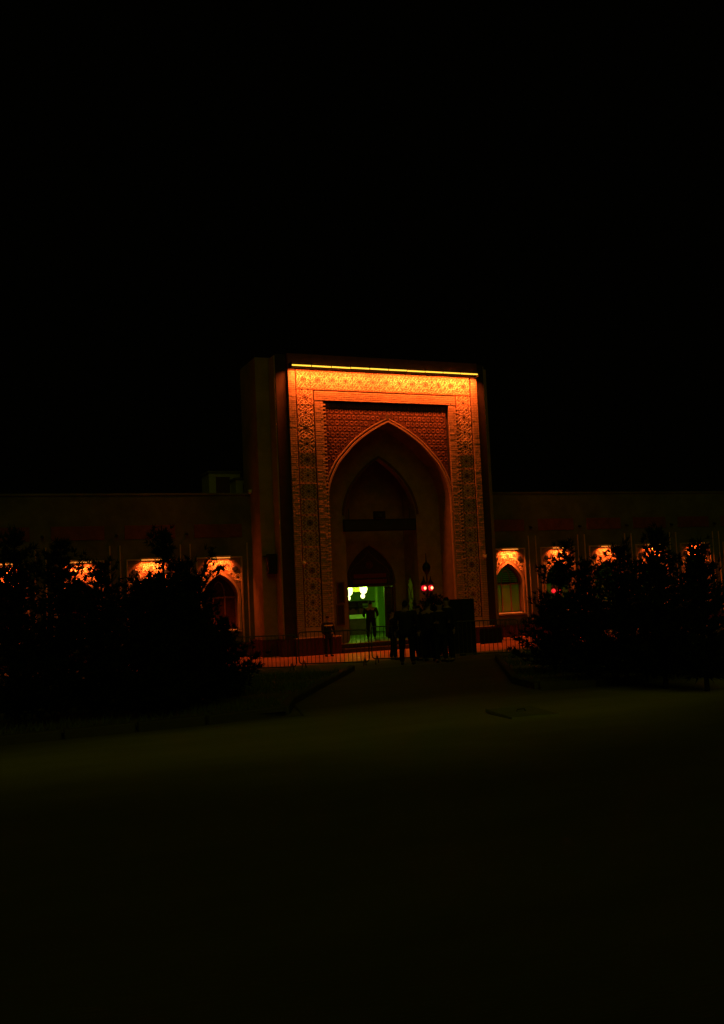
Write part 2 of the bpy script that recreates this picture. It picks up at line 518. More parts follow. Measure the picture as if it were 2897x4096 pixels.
# body with stepped flanks behind the decorated slab
mb = MB()
for s in (-1, 1):
    def bx(xa, xb, ya, yb, za, zb):
        mb.box(min(s * xa, s * xb), max(s * xa, s * xb), ya, yb, za, zb)
    bx(3.2, 6.05, 1.10, 3.6, 0.0, 13.58)
    q = MB(); xs = sorted((s * 3.2, s * 5.36)); q.box(xs[0], xs[1], 0.215, 1.098, 0.0, 13.56); q.build('corner_pier', MT['shadepier'], portal)
    q = MB(); xs = sorted((s * 5.363, s * 5.42)); q.box(xs[0], xs[1], 0.26, 1.098, 0.76, 13.5); q.build('pilaster', MT['render'], portal)
    mb.box(*( (-3.2, 0) if s < 0 else (0, 3.2)), 0.215, 3.6, 12.4, 13.56)
mb.box(-3.2, 3.2, 9.2, 9.4, 0.0, 12.4)
fix_normals(mb.build('flank', MT['render'], portal))
mb = MB()
mb.box(-A0 - .02, A0 + .02, -0.04, 0.198, 13.02, 13.56)
mb.box(-A0 + .0, A0 - .0, -0.012, 0.18, 12.90, 13.018)
mb.build('cornice', MT['redstone'], portal)
# plinth
mb = MB()
for s in (-1, 1):
    mb = MB()
    a, b = sorted((s * 2.86, s * 5.0)); mb.box(a, b, -0.16, 0.18, 0.0, 0.76, bev=.03)
    a, b = sorted((s * 4.7, s * 5.52)); mb.box(a, b, 0.182, 1.0, 0.0, 0.74)
    a, b = sorted((s * 5.3, s * 6.17)); mb.box(a, b, 1.002, 2.58, 0.0, 0.75)
    mb.build('plinth', MT['plinthstone'], portal)
mb = MB()
for s in (-1, 1):
    mb = MB()
    a, b = sorted((s * 2.84, s * 5.02)); mb.box(a, b, -0.19, 0.12, 0.763, 0.80, bev=.01)
    mb.build('plinth_coping', MT['moulding'], portal)

# bricks: courses of the two brick frames
CO = 0.0862
def brick_mesh(L):
    return MB().box(-L / 2, L / 2, -0.0, 0.09, -0.035, 0.035, bev=.006).mesh('brick', MT['brick'])
BM = {}
def bmesh_for(L):
    L = round(L, 3)
    if L not in BM: BM[L] = brick_mesh(L)
    return BM[L]
brks = []     # (x, z, L, y)
def courses(xa, xb, za, zb, y):
    n = int((zb - za) / CO)
    for i in range(n):
        z = za + (i + .5) * CO
        w = xb - xa
        x = xa
        units = []
        first = .12 if i % 2 else .24
        rem = w
        L = first
        while rem > 0.03:
            L = min(L, rem)
            units.append(L); rem -= L; L = .24
        if len(units) > 1 and units[-1] < .06:
            units[-2] += units.pop()
        for u in units:
            brks.append((x + u / 2, z, u - .012, y)); x += u
for s in (-1, 1):
    a, b = sorted((s * A0, s * (A1 + .02)))
    courses(a, b, 0.80, ZT, 0.0)
    a, b = sorted((s * B1, s * B0))
    courses(a, b, 0.80, ZI, 0.0)
courses(-B1, B1, ZI, ZB, 0.0)
brks.sort(key=lambda q: -q[1] - (0.4 if abs(q[0]) < 3.7 and q[1] > ZI else 0))
rest = MB()
for i, (x, z, L, y) in enumerate(brks):
    dy, tx = random.gauss(0, .0035), random.gauss(0, .022)
    if i < 300:
        link('brick', bmesh_for(L), portal, (x, y + dy, z), (tx, 0, random.gauss(0, .01)))
    else:
        dy = random.gauss(0, .004)
        t = math.tan(random.gauss(0, .03)) * .07
        o = len(rest.v)
        rest.box(x - L / 2, x + L / 2, y + dy, y + .09, z - .035, z + .035, bev=.006)
        for k in range(o + 10, o + 12):
            vx, vy, vz = rest.v[k]; rest.v[k] = (vx, vy + t, vz)
tag(rest.build('brick_courses', MT['brick'], portal), kind='stuff')
mb = MB()     # mortar bed the bricks sit on
for s in (-1, 1):
    a, b = sorted((s * (A0 - .01), s * (A1 + .03))); mb.box(a, b, 0.012, 0.18, 0.8, ZT)
    a, b = sorted((s * (B1 - .01), s * (B0 + .01))); mb.box(a, b, 0.012, 0.18, 0.8, ZI)
mb.box(-B1 + .01, B1 - .01, 0.012, 0.18, ZI + .002, ZB - .004)
mb.build('mortar_bed', MT['joint'], portal)

# girih panels of the frieze and the two vertical bands
def clip(a, b, hx, hz_):
    t0, t1 = 0.0, 1.0
    dx, dz = b[0] - a[0], b[1] - a[1]
    for p, q in ((-dx, a[0] + hx), (dx, hx - a[0]), (-dz, a[1] + hz_), (dz, hz_ - a[1])):
        if abs(p) < 1e-9:
            if q < 0: return None
            continue
        r = q / p
        if p < 0: t0 = max(t0, r)
        else: t1 = min(t1, r)
    if t0 >= t1: return None
    return (a[0] + dx * t0, a[1] + dz * t0), (a[0] + dx * t1, a[1] + dz * t1)
def girih(a, b, swap=False, hh=.016):
    """one panel a wide, b high: ten-pointed star with rays, ringed dark pits between the stars"""
    mb = MB()
    mb.box(-a / 2, a / 2, 0.0, 0.12, -b / 2, b / 2, 0, bev=.008)
    A, B = (b, a) if swap else (a, b)    # A runs along the band
    hx, hz_ = A / 2 - .01, B / 2 - .012
    segs = []
    def P(r, k, ph=0): 
        t = 2 * math.pi * (k + ph) / 10
        return (r * math.cos(t), r * math.sin(t))
    for k in range(10):
        segs += [(P(.075, k, .5), P(.15, k)), (P(.15, k), P(.075, k + 1, -.5))]
        segs += [(P(.15, k), P(.245, k, .5)), (P(.245, k, .5), P(.15, k + 1))]
        segs.append((P(.245, k, .5), P(.62, k, .5 + (.09 if k % 2 else -.09))))
    for sx in (-1, 1):
        for sz in (-1, 1):
            cx, cz = sx * A / 2, sz * .135
            n = 8
            for k in range(n):
                t0, t1 = 2 * math.pi * k / n, 2 * math.pi * (k + 1) / n
                segs.append(((cx + .085 * math.cos(t0), cz + .10 * math.sin(t0)), (cx + .085 * math.cos(t1), cz + .10 * math.sin(t1))))
        segs.append(((sx * A / 2, -.03), (sx * (A / 2 - .16), .2)))
        segs.append(((sx * A / 2, .03), (sx * (A / 2 - .16), -.2)))
    for sz in (-1, 1):
        segs += [((-.1, sz * .34), (0, sz * .25)), ((0, sz * .25), (.1, sz * .34)), ((-.1, sz * .34), (.1, sz * .34))]
        segs += [((-A / 2, sz * .30), (-.1, sz * .40)), ((A / 2, sz * .30), (.1, sz * .40))]
    tr = (lambda p: (p[1], p[0])) if swap else (lambda p: p)
    for s0, s1 in segs:
        c = clip(s0, s1, hx, hz_)
        if c: mb.ridge(tr(c[0]), tr(c[1]), .036, -0.001, hh, 1)
    pits = [(sx * A / 2, sz * .135, .052) for sx in (-1, 1) for sz in (-1, 1)]
    pits += [(.112 * math.cos(math.pi * (k + .5) / 5),   .112 * math.sin(math.pi * (k + .5) / 5), .018) for k in range(10)] + [(0, 0, .05)]
    pits += [(0, .30, .042), (0, -.30, .042), (.19, .28, .03), (-.19, .28, .03), (.19, -.28, .03), (-.19, -.28, .03)]
    for cx, cz, r in pits:
        poly = []
        for k in range(6):
            x, z = cx + r * .8 * math.cos(k * math.pi / 3 + .5), cz + r * 1.15 * math.sin(k * math.pi / 3 + .5)
            poly.append((max(-hx, min(hx, x)), max(-hz_, min(hz_, z))))
        poly = [tr(p) for p in poly]
        mb.add([(x, -.004, z) for x, z in poly], [tuple(range(6))], 2)
    return mb.mesh('tile_panel', [MT['panel'], MT['strap'], MT['pit']])
FZ0, FZ1 = ZB + .05, ZT - .01
nH = 13
aH = 2 * (A1 - .03) / nH
gH = girih(aH - .002, FZ1 - FZ0)
for i in range(nH):
    link('tile_panel', gH, portal, (-(A1 - .03) + aH * (i + .5), 0.035 + random.gauss(0, .002), (FZ0 + FZ1) / 2), (random.gauss(0, .006), 0, random.gauss(0, .003)))
vx0, vx1 = B1 + .05, A1 - .03
nV = 15
vz1, vz0 = FZ0 - .008, 1.25
aV = (vz1 - vz0) / nV
gV = girih(vx1 - vx0, aV - .006, True)
gVf = girih(vx1 - vx0, aV - .006, True, .0012)
for s in (-1, 1):
    for i in range(nV):
        z = vz1 - aV * (i + .5)
        link('tile_panel', gV if i < 4 else gVf, portal, (s * (vx0 + vx1) / 2, 0.04 + random.uniform(-.008, .008), z), (((-.03, -.01, .03, .06)[i] + random.gauss(0, .006) if i < 4 else random.gauss(.085, .015)), 0, 0))
mb = MB()
for s in (-1, 1):
    mb = MB()
    a, b = sorted((s * (B1 + .03), s * (A1 - .01))); mb.box(a, b, 0.02, 0.18, .80, 1.24)
    mb.build('band_foot', MT['moulding'], portal)

# spandrel: rosette tiles on the recessed field, cut out round the arch
SY = 0.132
def tile_mesh(w, h, ros=True):
    mb = MB()
    mb.box(-w / 2, w / 2, 0, .05, -h / 2, h / 2, 0, bev=.007)
    if ros:
        n = 8
        ro, ri = min(w, h) * .475, min(w, h) * .2
        vs = []
        for r, y in ((ro, -.001), (ro * .78, -.013), (ri, -.002)):
            vs += [(r * math.cos(2 * math.pi * (k + .5) / n), y, r * math.sin(2 * math.pi * (k + .5) / n)) for k in range(n)]
        fs = []
        for i in (0, 1):
            for k in range(n):
                fs.append((i * n + k, i * n + (k + 1) % n, (i + 1) * n + (k + 1) % n, (i + 1) * n + k))
        mb.add(vs, fs, 1)
    return mb.mesh('tile', [MT['tile'], MT['rosette']])
TW, TH = 0.247, 0.272
ncol = 26
TW = 2 * (B0 - .10) / ncol
t_full, t_half = tile_mesh(TW - .008, TH - .008), tile_mesh(TW / 2 - .006, TH / 2 - .006, False)
def clear(x, z, w, h):
    if abs(x) + w / 2 > B0 - .09: return False
    for px in (x - w / 2, x + w / 2, x):
        for pz in (z - h / 2, z + h / 2):
            if abs(px) < 3.2 and pz < max(arch_z(px, 3.24, 7.0, 10.72), 7.0 if abs(px) < 3.24 else -1): return False
    return True
row = 0
z = ZI - .05
ntile = 0
while z - TH > 7.0:
    zc = z - TH / 2
    tilt = -.05 if row < 1 else random.gauss(0.03, .022)
    row += 1
    for i in range(-1, ncol):
        x = -(B0 - .10) + TW * (i + .5) + (TW / 2 if row % 2 else 0)
        if clear(x, zc, TW, TH):
            link('tile', t_full, portal, (x, SY + random.gauss(0, .0015), zc), (tilt + random.gauss(0, .012), 0, random.gauss(0, .01)))
            ntile += 1
        else:
            for qx in (-1, 1):
                for qz in (-1, 1):
                    if clear(x + qx * TW / 4, zc + qz * TH / 4, TW / 2, TH / 2):
                        link('tile', t_half, portal, (x + qx * TW / 4, SY + .002, zc + qz * TH / 4), (tilt + random.gauss(0, .02), 0, 0))
                        ntile += 1
    z -= TH
print('spandrel tiles', ntile)
# archivolt mouldings
fa = arch(3.12, 7.0, 10.55, 0.80)
mb = MB(); mb.ring(fa, offset(fa, .075), 0.015, 0.18)
fix_normals(mb.build('arch_moulding', MT['moulding'], portal))
top_only = arch(3.12, 7.0, 10.55)
mb = MB(); mb.ring(offset(top_only, .16), offset(top_only, .205), 0.06, 0.18)
fix_normals(mb.build('arch_moulding', MT['moulding'], portal))
mb = MB(); mb.prism([(-.06, 10.68), (.06, 10.68), (.05, 10.86), (0, 10.95), (-.05, 10.86)], .02, .12)
mb.build('apex_finial', MT['tympline'], portal)

# inside of the iwan
inner = arch(1.86, 6.3, 9.0, 0.40)
mb = MB()
wall_with_arch(mb, -3.2, 3.2, 0.40, 12.4, inner, 1.352, 1.75)
fix_normals(mb.build('inner_arch_wall', MT['iwan'], portal))
il = arch(1.86, 6.3, 9.0)
mb = MB(); mb.ring(offset(il, .03), offset(il, .14), 1.31, 1.35)
fix_normals(mb.build('arch_moulding', MT['woodframe'], portal))
mb = MB()
for s in (-1, 1):
    a, b = sorted((s * 1.87, s * 2.2)); mb.box(a, b, 1.752, 3.0, .4, 12.4)
mb.box(-1.86, 1.86, 1.752, 3.0, 9.4, 9.6)
mb.build('niche_side', MT['iwan'], portal)
door_arch = arch(1.30, 3.25, 4.95, 0.40)
mb = MB()
wall_with_arch(mb, -1.868, 1.868, .40, 9.4, door_arch, 2.9, 3.25)
fix_normals(mb.build('niche_back', MT['iwan'], portal))
# platform and steps
mb = MB()
mb.box(-2.84, 2.84, -0.25, 1.36, 0.003, .20, bev=.02)
mb.box(-2.84, 2.84, 0.10, 1.36, .203, .40, bev=.02)
mb.box(-2.2, 2.2, 1.362, 3.3, .1, .40)
mb.build('entrance_step', MT['stepstone'], portal)

# doorway: tympanum with ogee outline, emblem and letter bands
doorway = thing('doorway', (0, 0, 0), 'open arched doorway with dark painted tympanum inside the portal', 'doorway')
doorway.parent = portal
for k in ('label', 'category'):
    del doorway[k]
dl = arch(1.30, 3.25, 4.95)
mb = MB(); mb.prism([(-1.29, 2.98)] + [(x * .992, z) for x, z in dl] + [(1.29, 2.98)], 3.03, 3.12)
fix_normals(mb.build('tympanum', MT['tymp'], doorway))
og = [(-1.02, 3.0), (-1.02, 3.35), (-1.06, 3.45), (-1.03, 3.62), (-.92, 3.8), (-.7, 4.0), (-.45, 4.18), (-.22, 4.38), (-.08, 4.52), (0, 4.66)]
og = og + [(-x, z) for x, z in og[::-1][1:]]
mb = MB()
for a, b in zip(og, og[1:]): mb.ridge(a, b, .05, 3.029, .03)
mb.build('ogee_trim', MT['tympline'], doorway)
mb = MB()
n = 12
for k in range(n):
    t0, t1 = 2 * math.pi * k / n, 2 * math.pi * (k + 1) / n
    mb.ridge((.17 * math.cos(t0), 3.98 + .17 * math.sin(t0)), (.17 * math.cos(t1), 3.98 + .17 * math.sin(t1)), .035, 3.029, .02)
    mb.ridge((.05 * math.cos(t0), 3.98 + .05 * math.sin(t0)), (.13 * math.cos(t0), 3.98 + .13 * math.sin(t0)), .03, 3.029, .015)
mb.build('emblem', MT['letters'], doorway)
mb = MB()
for z0, x0, x1 in ((3.44, -.85, .88), (3.16, -.9, .9)):
    mb.box(x0, x1, 3.018, 3.03, z0 - .1, z0 + .1, bev=.004)
mb.build('sign_band', MT['letters'], doorway)
mb = MB()
mb.box(-1.32, -1.20, 2.93, 3.2, .40, 2.9); mb.box(1.18, 1.30, 2.93, 3.2, .40, 2.9); mb.box(-1.3, 1.3, 2.94, 3.2, 2.9, 2.985)
mb.build('door_frame', MT['woodframe'], doorway)
leaf = MB()
for x in (.74, 1.12): leaf.box(x, x + .06, 3.02, 3.08, .42, 2.89)
for z in (.42, 1.15, 2.83): leaf.box(.80, 1.12, 3.022, 3.078, z, z + .06)
leaf.box(.78, 1.14, 3.024, 3.076, .48, 1.15)
leaf = leaf.build('door_leaf', MT['woodframe'], doorway)
mb = MB(); mb.box(.80, 1.12, 3.044, 3.05, 1.2, 2.83); mb.build('glass_pane', MT['doorglass'], leaf)
mb = MB()
for k in range(5):
    x = .84 + k * .06
    mb.box(x - .012, x + .012, 3.034, 3.042, 1.21, 2.83)
for k in range(9):
    z = 1.3 + k * .18
    mb.box(.80, 1.12, 3.030, 3.0335, z - .01, z + .01)
mb.build('lattice', MT['woodframe'], leaf)
# lit side window with crossed lattice in the right reveal of the niche
sw = MB()
poly = [(2.0, 1.05), (2.62, 1.05), (2.62, 2.9), (2.31, 3.35), (2.0, 2.9)]
sw.add([(1.862, y, z) for y, z in poly], [(4, 3, 2, 1, 0)])
sw = sw.build('side_window', MT['pane_niche'], portal)
mb = MB()
for a, b in (((2.0, 1.05), (2.62, 2.0)), ((2.62, 1.05), (2.0, 2.0)), ((2.0, 2.0), (2.62, 2.95)), ((2.62, 2.0), (2.0, 2.95))):
    mb.tube([(1.85, a[0], a[1]), (1.85, b[0], b[1])], .02, 5)
for a, b in zip(poly, poly[1:] + poly[:1]): mb.tube([(1.85, a[0], a[1]), (1.85, b[0], b[1])], .03, 5)
mb.build('lattice', MT['woodframe'], sw)

# entrance hall behind the doorway
room = MB()
X0, X1, Y0, Y1, Z0, Z1 = -3.4, 3.6, 3.26, 9.0, .40, 4.4
room.add([(X0, Y1, Z0), (X1, Y1, Z0), (X1, Y1, Z1), (X0, Y1, Z1)], [(0, 1, 2, 3)])
room.add([(X0, Y0, Z0), (X0, Y1, Z0), (X0, Y1, Z1), (X0, Y0, Z1)], [(0, 1, 2, 3)])
room.add([(X1, Y0, Z0), (X1, Y1, Z0), (X1, Y1, Z1), (X1, Y0, Z1)], [(0, 1, 2, 3)])
room.add([(X0, Y0, Z1), (X1, Y0, Z1), (X1, Y1, Z1), (X0, Y1, Z1)], [(0, 1, 2, 3)])
room.build('hall_wall', MT['room'], portal)
mb = MB(); mb.box(X0, X1, 3.302, 9.0, .3, .396); mb.build('hall_floor', MT['roomfloor'], portal)

# ------------------------------------------------------------------ things in the hall
def t_(name, loc, label, cat, rz=0, group=None): return thing(name, loc, label, cat, group, rz)
chan = t_('hanging_lamp', (0, 0, 0), 'blown out white glass lamp hanging at the left edge of the doorway', 'lamp', group='glass lamps in the hall')
def hang(root, x, y, z, sc):
    mb = MB(); mb.tube([(x, y, z + .2 * sc), (x, y, 4.4)], .015, 6); mb.build('cord', MT['black'], root)
    mb = MB(); mb.lathe([(.03, .3), (.13, .25), (.19, .1), (.195, -.06), (.15, -.21), (.05, -.28)], (x, y, z), 14)
    mb.build('glass_shade', MT['bulb'], root, True)
    mb = MB(); mb.tube([(x, y, z - .15 * sc), (x - .04, y - .02, z - .34)], .012, 6); mb.lathe([(.03, .12), (.10, .075), (.115, 0), (.09, -.075), (.03, -.11)], (x - .06, y - .02, z - .40), 12)
    mb.build('small_globe', MT['bulb'], root, True)
    l = bpy.data.lights.new('lamp_light', 'POINT'); l.energy = HALL_W; l.color = (0.30, 1.0, 0.01); l.shadow_soft_size = .13
    o = bpy.data.objects.new('lamp_light', l); C.objects.link(o); o.parent = root; o.location = (x, y - .32, z + .05)
HALL_W = 46.0
def at_ray(u, v, y):
    """point on plane y seen at photo pixel (u, v)"""
    a, b = (u - 1448.5) / F_PX, (2048 - v) / F_PX
    d = fw + cx_ * a + cy_ * b
    k = (y - CAM.y) / d.y
    return CAM + d * k
p = at_ray(1396, 2362, 5.6); chan.location = (0, 0, 0)
hang(chan, p.x, p.y, p.z, 1)
chan2 = t_('hanging_lamp', (0, 0, 0), 'blown out white glass lamp hanging nearer the middle of the doorway', 'lamp', group='glass lamps in the hall')
p = at_ray(1454, 2354, 5.6); hang(chan2, p.x, p.y, p.z, 1)
p0, p1 = at_ray(1360, 2372, 6.0), at_ray(1470, 2330, 6.0)
mb = MB(); mb.box(p0.x - .6, p1.x, 6.05, 6.25, p0.z + .02, 4.395)
mb.build('ceiling_beam', MT['beam'], portal)
# reception counter, shelf, wall notice, door trim
p = at_ray(1420, 2500, 7.0)
cn = t_('reception_counter', (p.x + .1, 7.0, .396), 'white topped reception counter inside the lit hall', 'counter')
MB().box(-1.1, .75, -.3, .3, .0, .85).build('cabinet', MT['darkwood'], cn)
MB().box(-1.15, .8, -.36, .36, .852, 1.05).build('worktop', MT['counter'], cn)
p = at_ray(1432, 2455, 8.7)
sh = t_('bookshelf', (p.x, 8.72, .396), 'dark wooden bookshelf against the back wall of the lit hall', 'bookshelf')
mb = MB()
for x in (-.75, 0, .71): mb.box(x, x + .04, -.15, .25, 0, 1.75)
for z in (.1, .55, 1.0, 1.42, 1.71): mb.box(-.706, .706, -.14, .248, z, z + .04)
mb.box(-.75, .75, .252, .27, 0, 1.75)
mb.build('case', MT['darkwood'], sh)
mb = MB(); x = -.68
while x < .64:
    w = random.uniform(.03, .06)
    if abs(x + w / 2 - .02) > .06: mb.box(x, x + w - .004, -.1, .12, 1.042, 1.042 + random.uniform(.2, .33))
    x += w
tag(mb.build('book_row', [MT['letters']], sh), kind='stuff')
p = at_ray(1505, 2400, 8.9)
nb = t_('wall_notice', (p.x - .35, 8.98, p.z), 'pale framed notice on the back wall of the lit hall', 'notice')
MB().box(-.5, .5, -.03, -.004, -.12, -.02).build('frame', MT['darkwood'], nb)
MB().box(-.45, .4, -.025, -.004, -.72, -.16).build('sheet', MT['counter'], nb)
p = at_ray(1507, 2420, 8.0)
cl = t_('hall_pillar', (p.x, 8.0, .396), 'slim pale square pillar standing in the lit hall', 'pillar')
MB().box(-.06, .06, -.06, .06, .06, 3.99).build('shaft', MT['counter'], cl)
MB().box(-.1, .1, -.1, .1, 0, .058).build('base', MT['darkwood'], cl)

# ------------------------------------------------------------------ fittings on the portal
sl = thing('strip_light', (0, 0, 0), 'long glowing row of tube lamps along the top edge of the portal', 'strip light')
LY, LZ = -0.42, 12.93
nT = 10
lx0, lx1 = -4.80, 4.70
tw = (lx1 - lx0) / nT
tube_me = MB().tube([(-tw / 2 + .026, 0, 0), (tw / 2 - .026, 0, 0)], .031, 10).mesh('tube', MT['tube'], True)
for i in range(nT):
    x = lx0 + tw * (i + .5)
    link('tube', tube_me, sl, (x, LY, LZ + random.gauss(0, .004)), (0, random.gauss(0, .004), 0))
    area_lamp('tube_light', sl, (x, LY, LZ - .05), (0, .55, -1), tw - .05, .04, LAMP_W * (1.3, .95, 1.0, .95, .8, 1.2, 1.15, .95, 1.45, 1.4)[i], LAMP_COL, 128)
mb = MB(); mb.box(lx0, lx1, LY - .05, LY + .05, LZ + .042, LZ + .075)
for i in range(nT + 1):
    x = lx0 + tw * i
    mb.box(x - .015, x + .015, LY + .03, -.042, LZ + .11, LZ + .14)
    mb.box(x - .015, x + .015, LY - .02, LY + .02, LZ + .077, LZ + .14)
for x in (lx0 - .022, lx1 + .004): mb.box(x, x + .018, LY - .06, -.042, LZ - .10, LZ + .14)
mb.build('rail', MT['black'], sl)

def dome_cam(x, y, z, label):
    d = thing('dome_camera', (x, y, z), label, 'security camera', 'dome cameras on the building')
    mb = MB(); mb.box(-.075, .075, -.16, 0.0, .075, .115); mb.box(-.05, .05, -.03, 0, .03, .075); mb.build('bracket', MT['white'], d)
    MB().lathe([(.05, .07), (.075, .05), (.08, .02), (.075, -.02), (.055, -.055), (.02, -.075)], (0, -.1, 0), 14).build('dome', MT['white'], d, True)
dome_cam(-4.47, 0.0, 4.08, 'small white dome camera on the left brick edge of the portal')
dome_cam(4.74, 0.0, 4.10, 'small white dome camera on the right brick edge of the portal')
dome_cam(-6.16, 2.3, 7.5, 'tiny pale dome camera high up where left wing meets portal')
ls = thing('loudspeaker', (-5.72, 0.96, 4.15), 'black box loudspeaker mounted high on the left flank of the portal', 'loudspeaker')
MB().box(-.16, .24, -.28, .0, -.48, .42, bev=.03).build('cabinet', MT['blackpl'], ls)
mb = MB(); mb.lathe([(.0, -.01), (.12, -.012), (.13, 0)], n=14)
g = mb.build('grille', MT['black'], ls); g.location = (.04, -.285, -.15); g.rotation_euler = (R(90), 0, 0)
mb = MB(); mb.box(-.3, -.16, -.06, .1, .3, .36); mb.box(-.03, .11, .0, .13, -.05, .05); mb.build('bracket', MT['black'], ls)

led = thing('led_board', (0, 1.2, 5.92), 'long black display board hanging across the inner arch', 'display board')
xa, xb = at_ray(1374, 2100, 1.2).x, at_ray(1664, 2100, 1.2).x
za, zb = at_ray(1520, 2124, 1.2).z, at_ray(1520, 2076, 1.2).z
led.location = ((xa + xb) / 2, 1.2, za)
hw, hh = (xb - xa) / 2, zb - za
MB().box(-hw, hw, -.06, .06, 0, hh, bev=.02).build('casing', MT['blackpl'], led)
MB().box(-hw + .06, hw - .06, -.068, -.063, .06, hh - .06).build('screen', MT['pit'], led)
mb = MB()
for x in (-hw + .3, hw - .3): mb.tube([(x, 0, hh), (x, .04, hh + .5), (x, .15, hh + .5)], .015, 6)
mb.build('hanger', MT['black'], led)
pb = thing('projector_box', (at_ray(1518, 2060, 1.15).x, 1.15, led.location.z + hh + .004), 'small black box standing on top of the long display board', 'box')
MB().box(-.28, .28, -.1, .1, .0, .36, bev=.02).build('housing', MT['blackpl'], pb)
MB().box(-.1, .1, -.115, -.102, .1, .26).build('lens_plate', MT['pit'], pb)
for (v0, v1, lab) in ((2330, 2413, 'upper dark framed notice board left of the doorway'), (2420, 2500, 'lower dark framed notice board left of the doorway')):
    a, b = at_ray(1347, v0, 1.33), at_ray(1380, v1, 1.33)
    q = thing('notice_board', ((a.x + b.x) / 2, 1.33, b.z), lab, 'notice board', 'notice boards beside the door')
    w, h = (b.x - a.x) / 2, a.z - b.z
    mb = MB(); mb.box(-w, w, -.03, .018, 0, .05); mb.box(-w, w, -.03, .018, h - .05, h); mb.box(-w, -w + .05, -.03, .018, .052, h - .052); mb.box(w - .05, w, -.03, .018, .052, h - .052)
    mb.build('frame', MT['woodframe'], q)
    MB().box(-w + .052, w - .052, -.008, .018, .052, h - .052).build('panel', MT['tymp'], q)

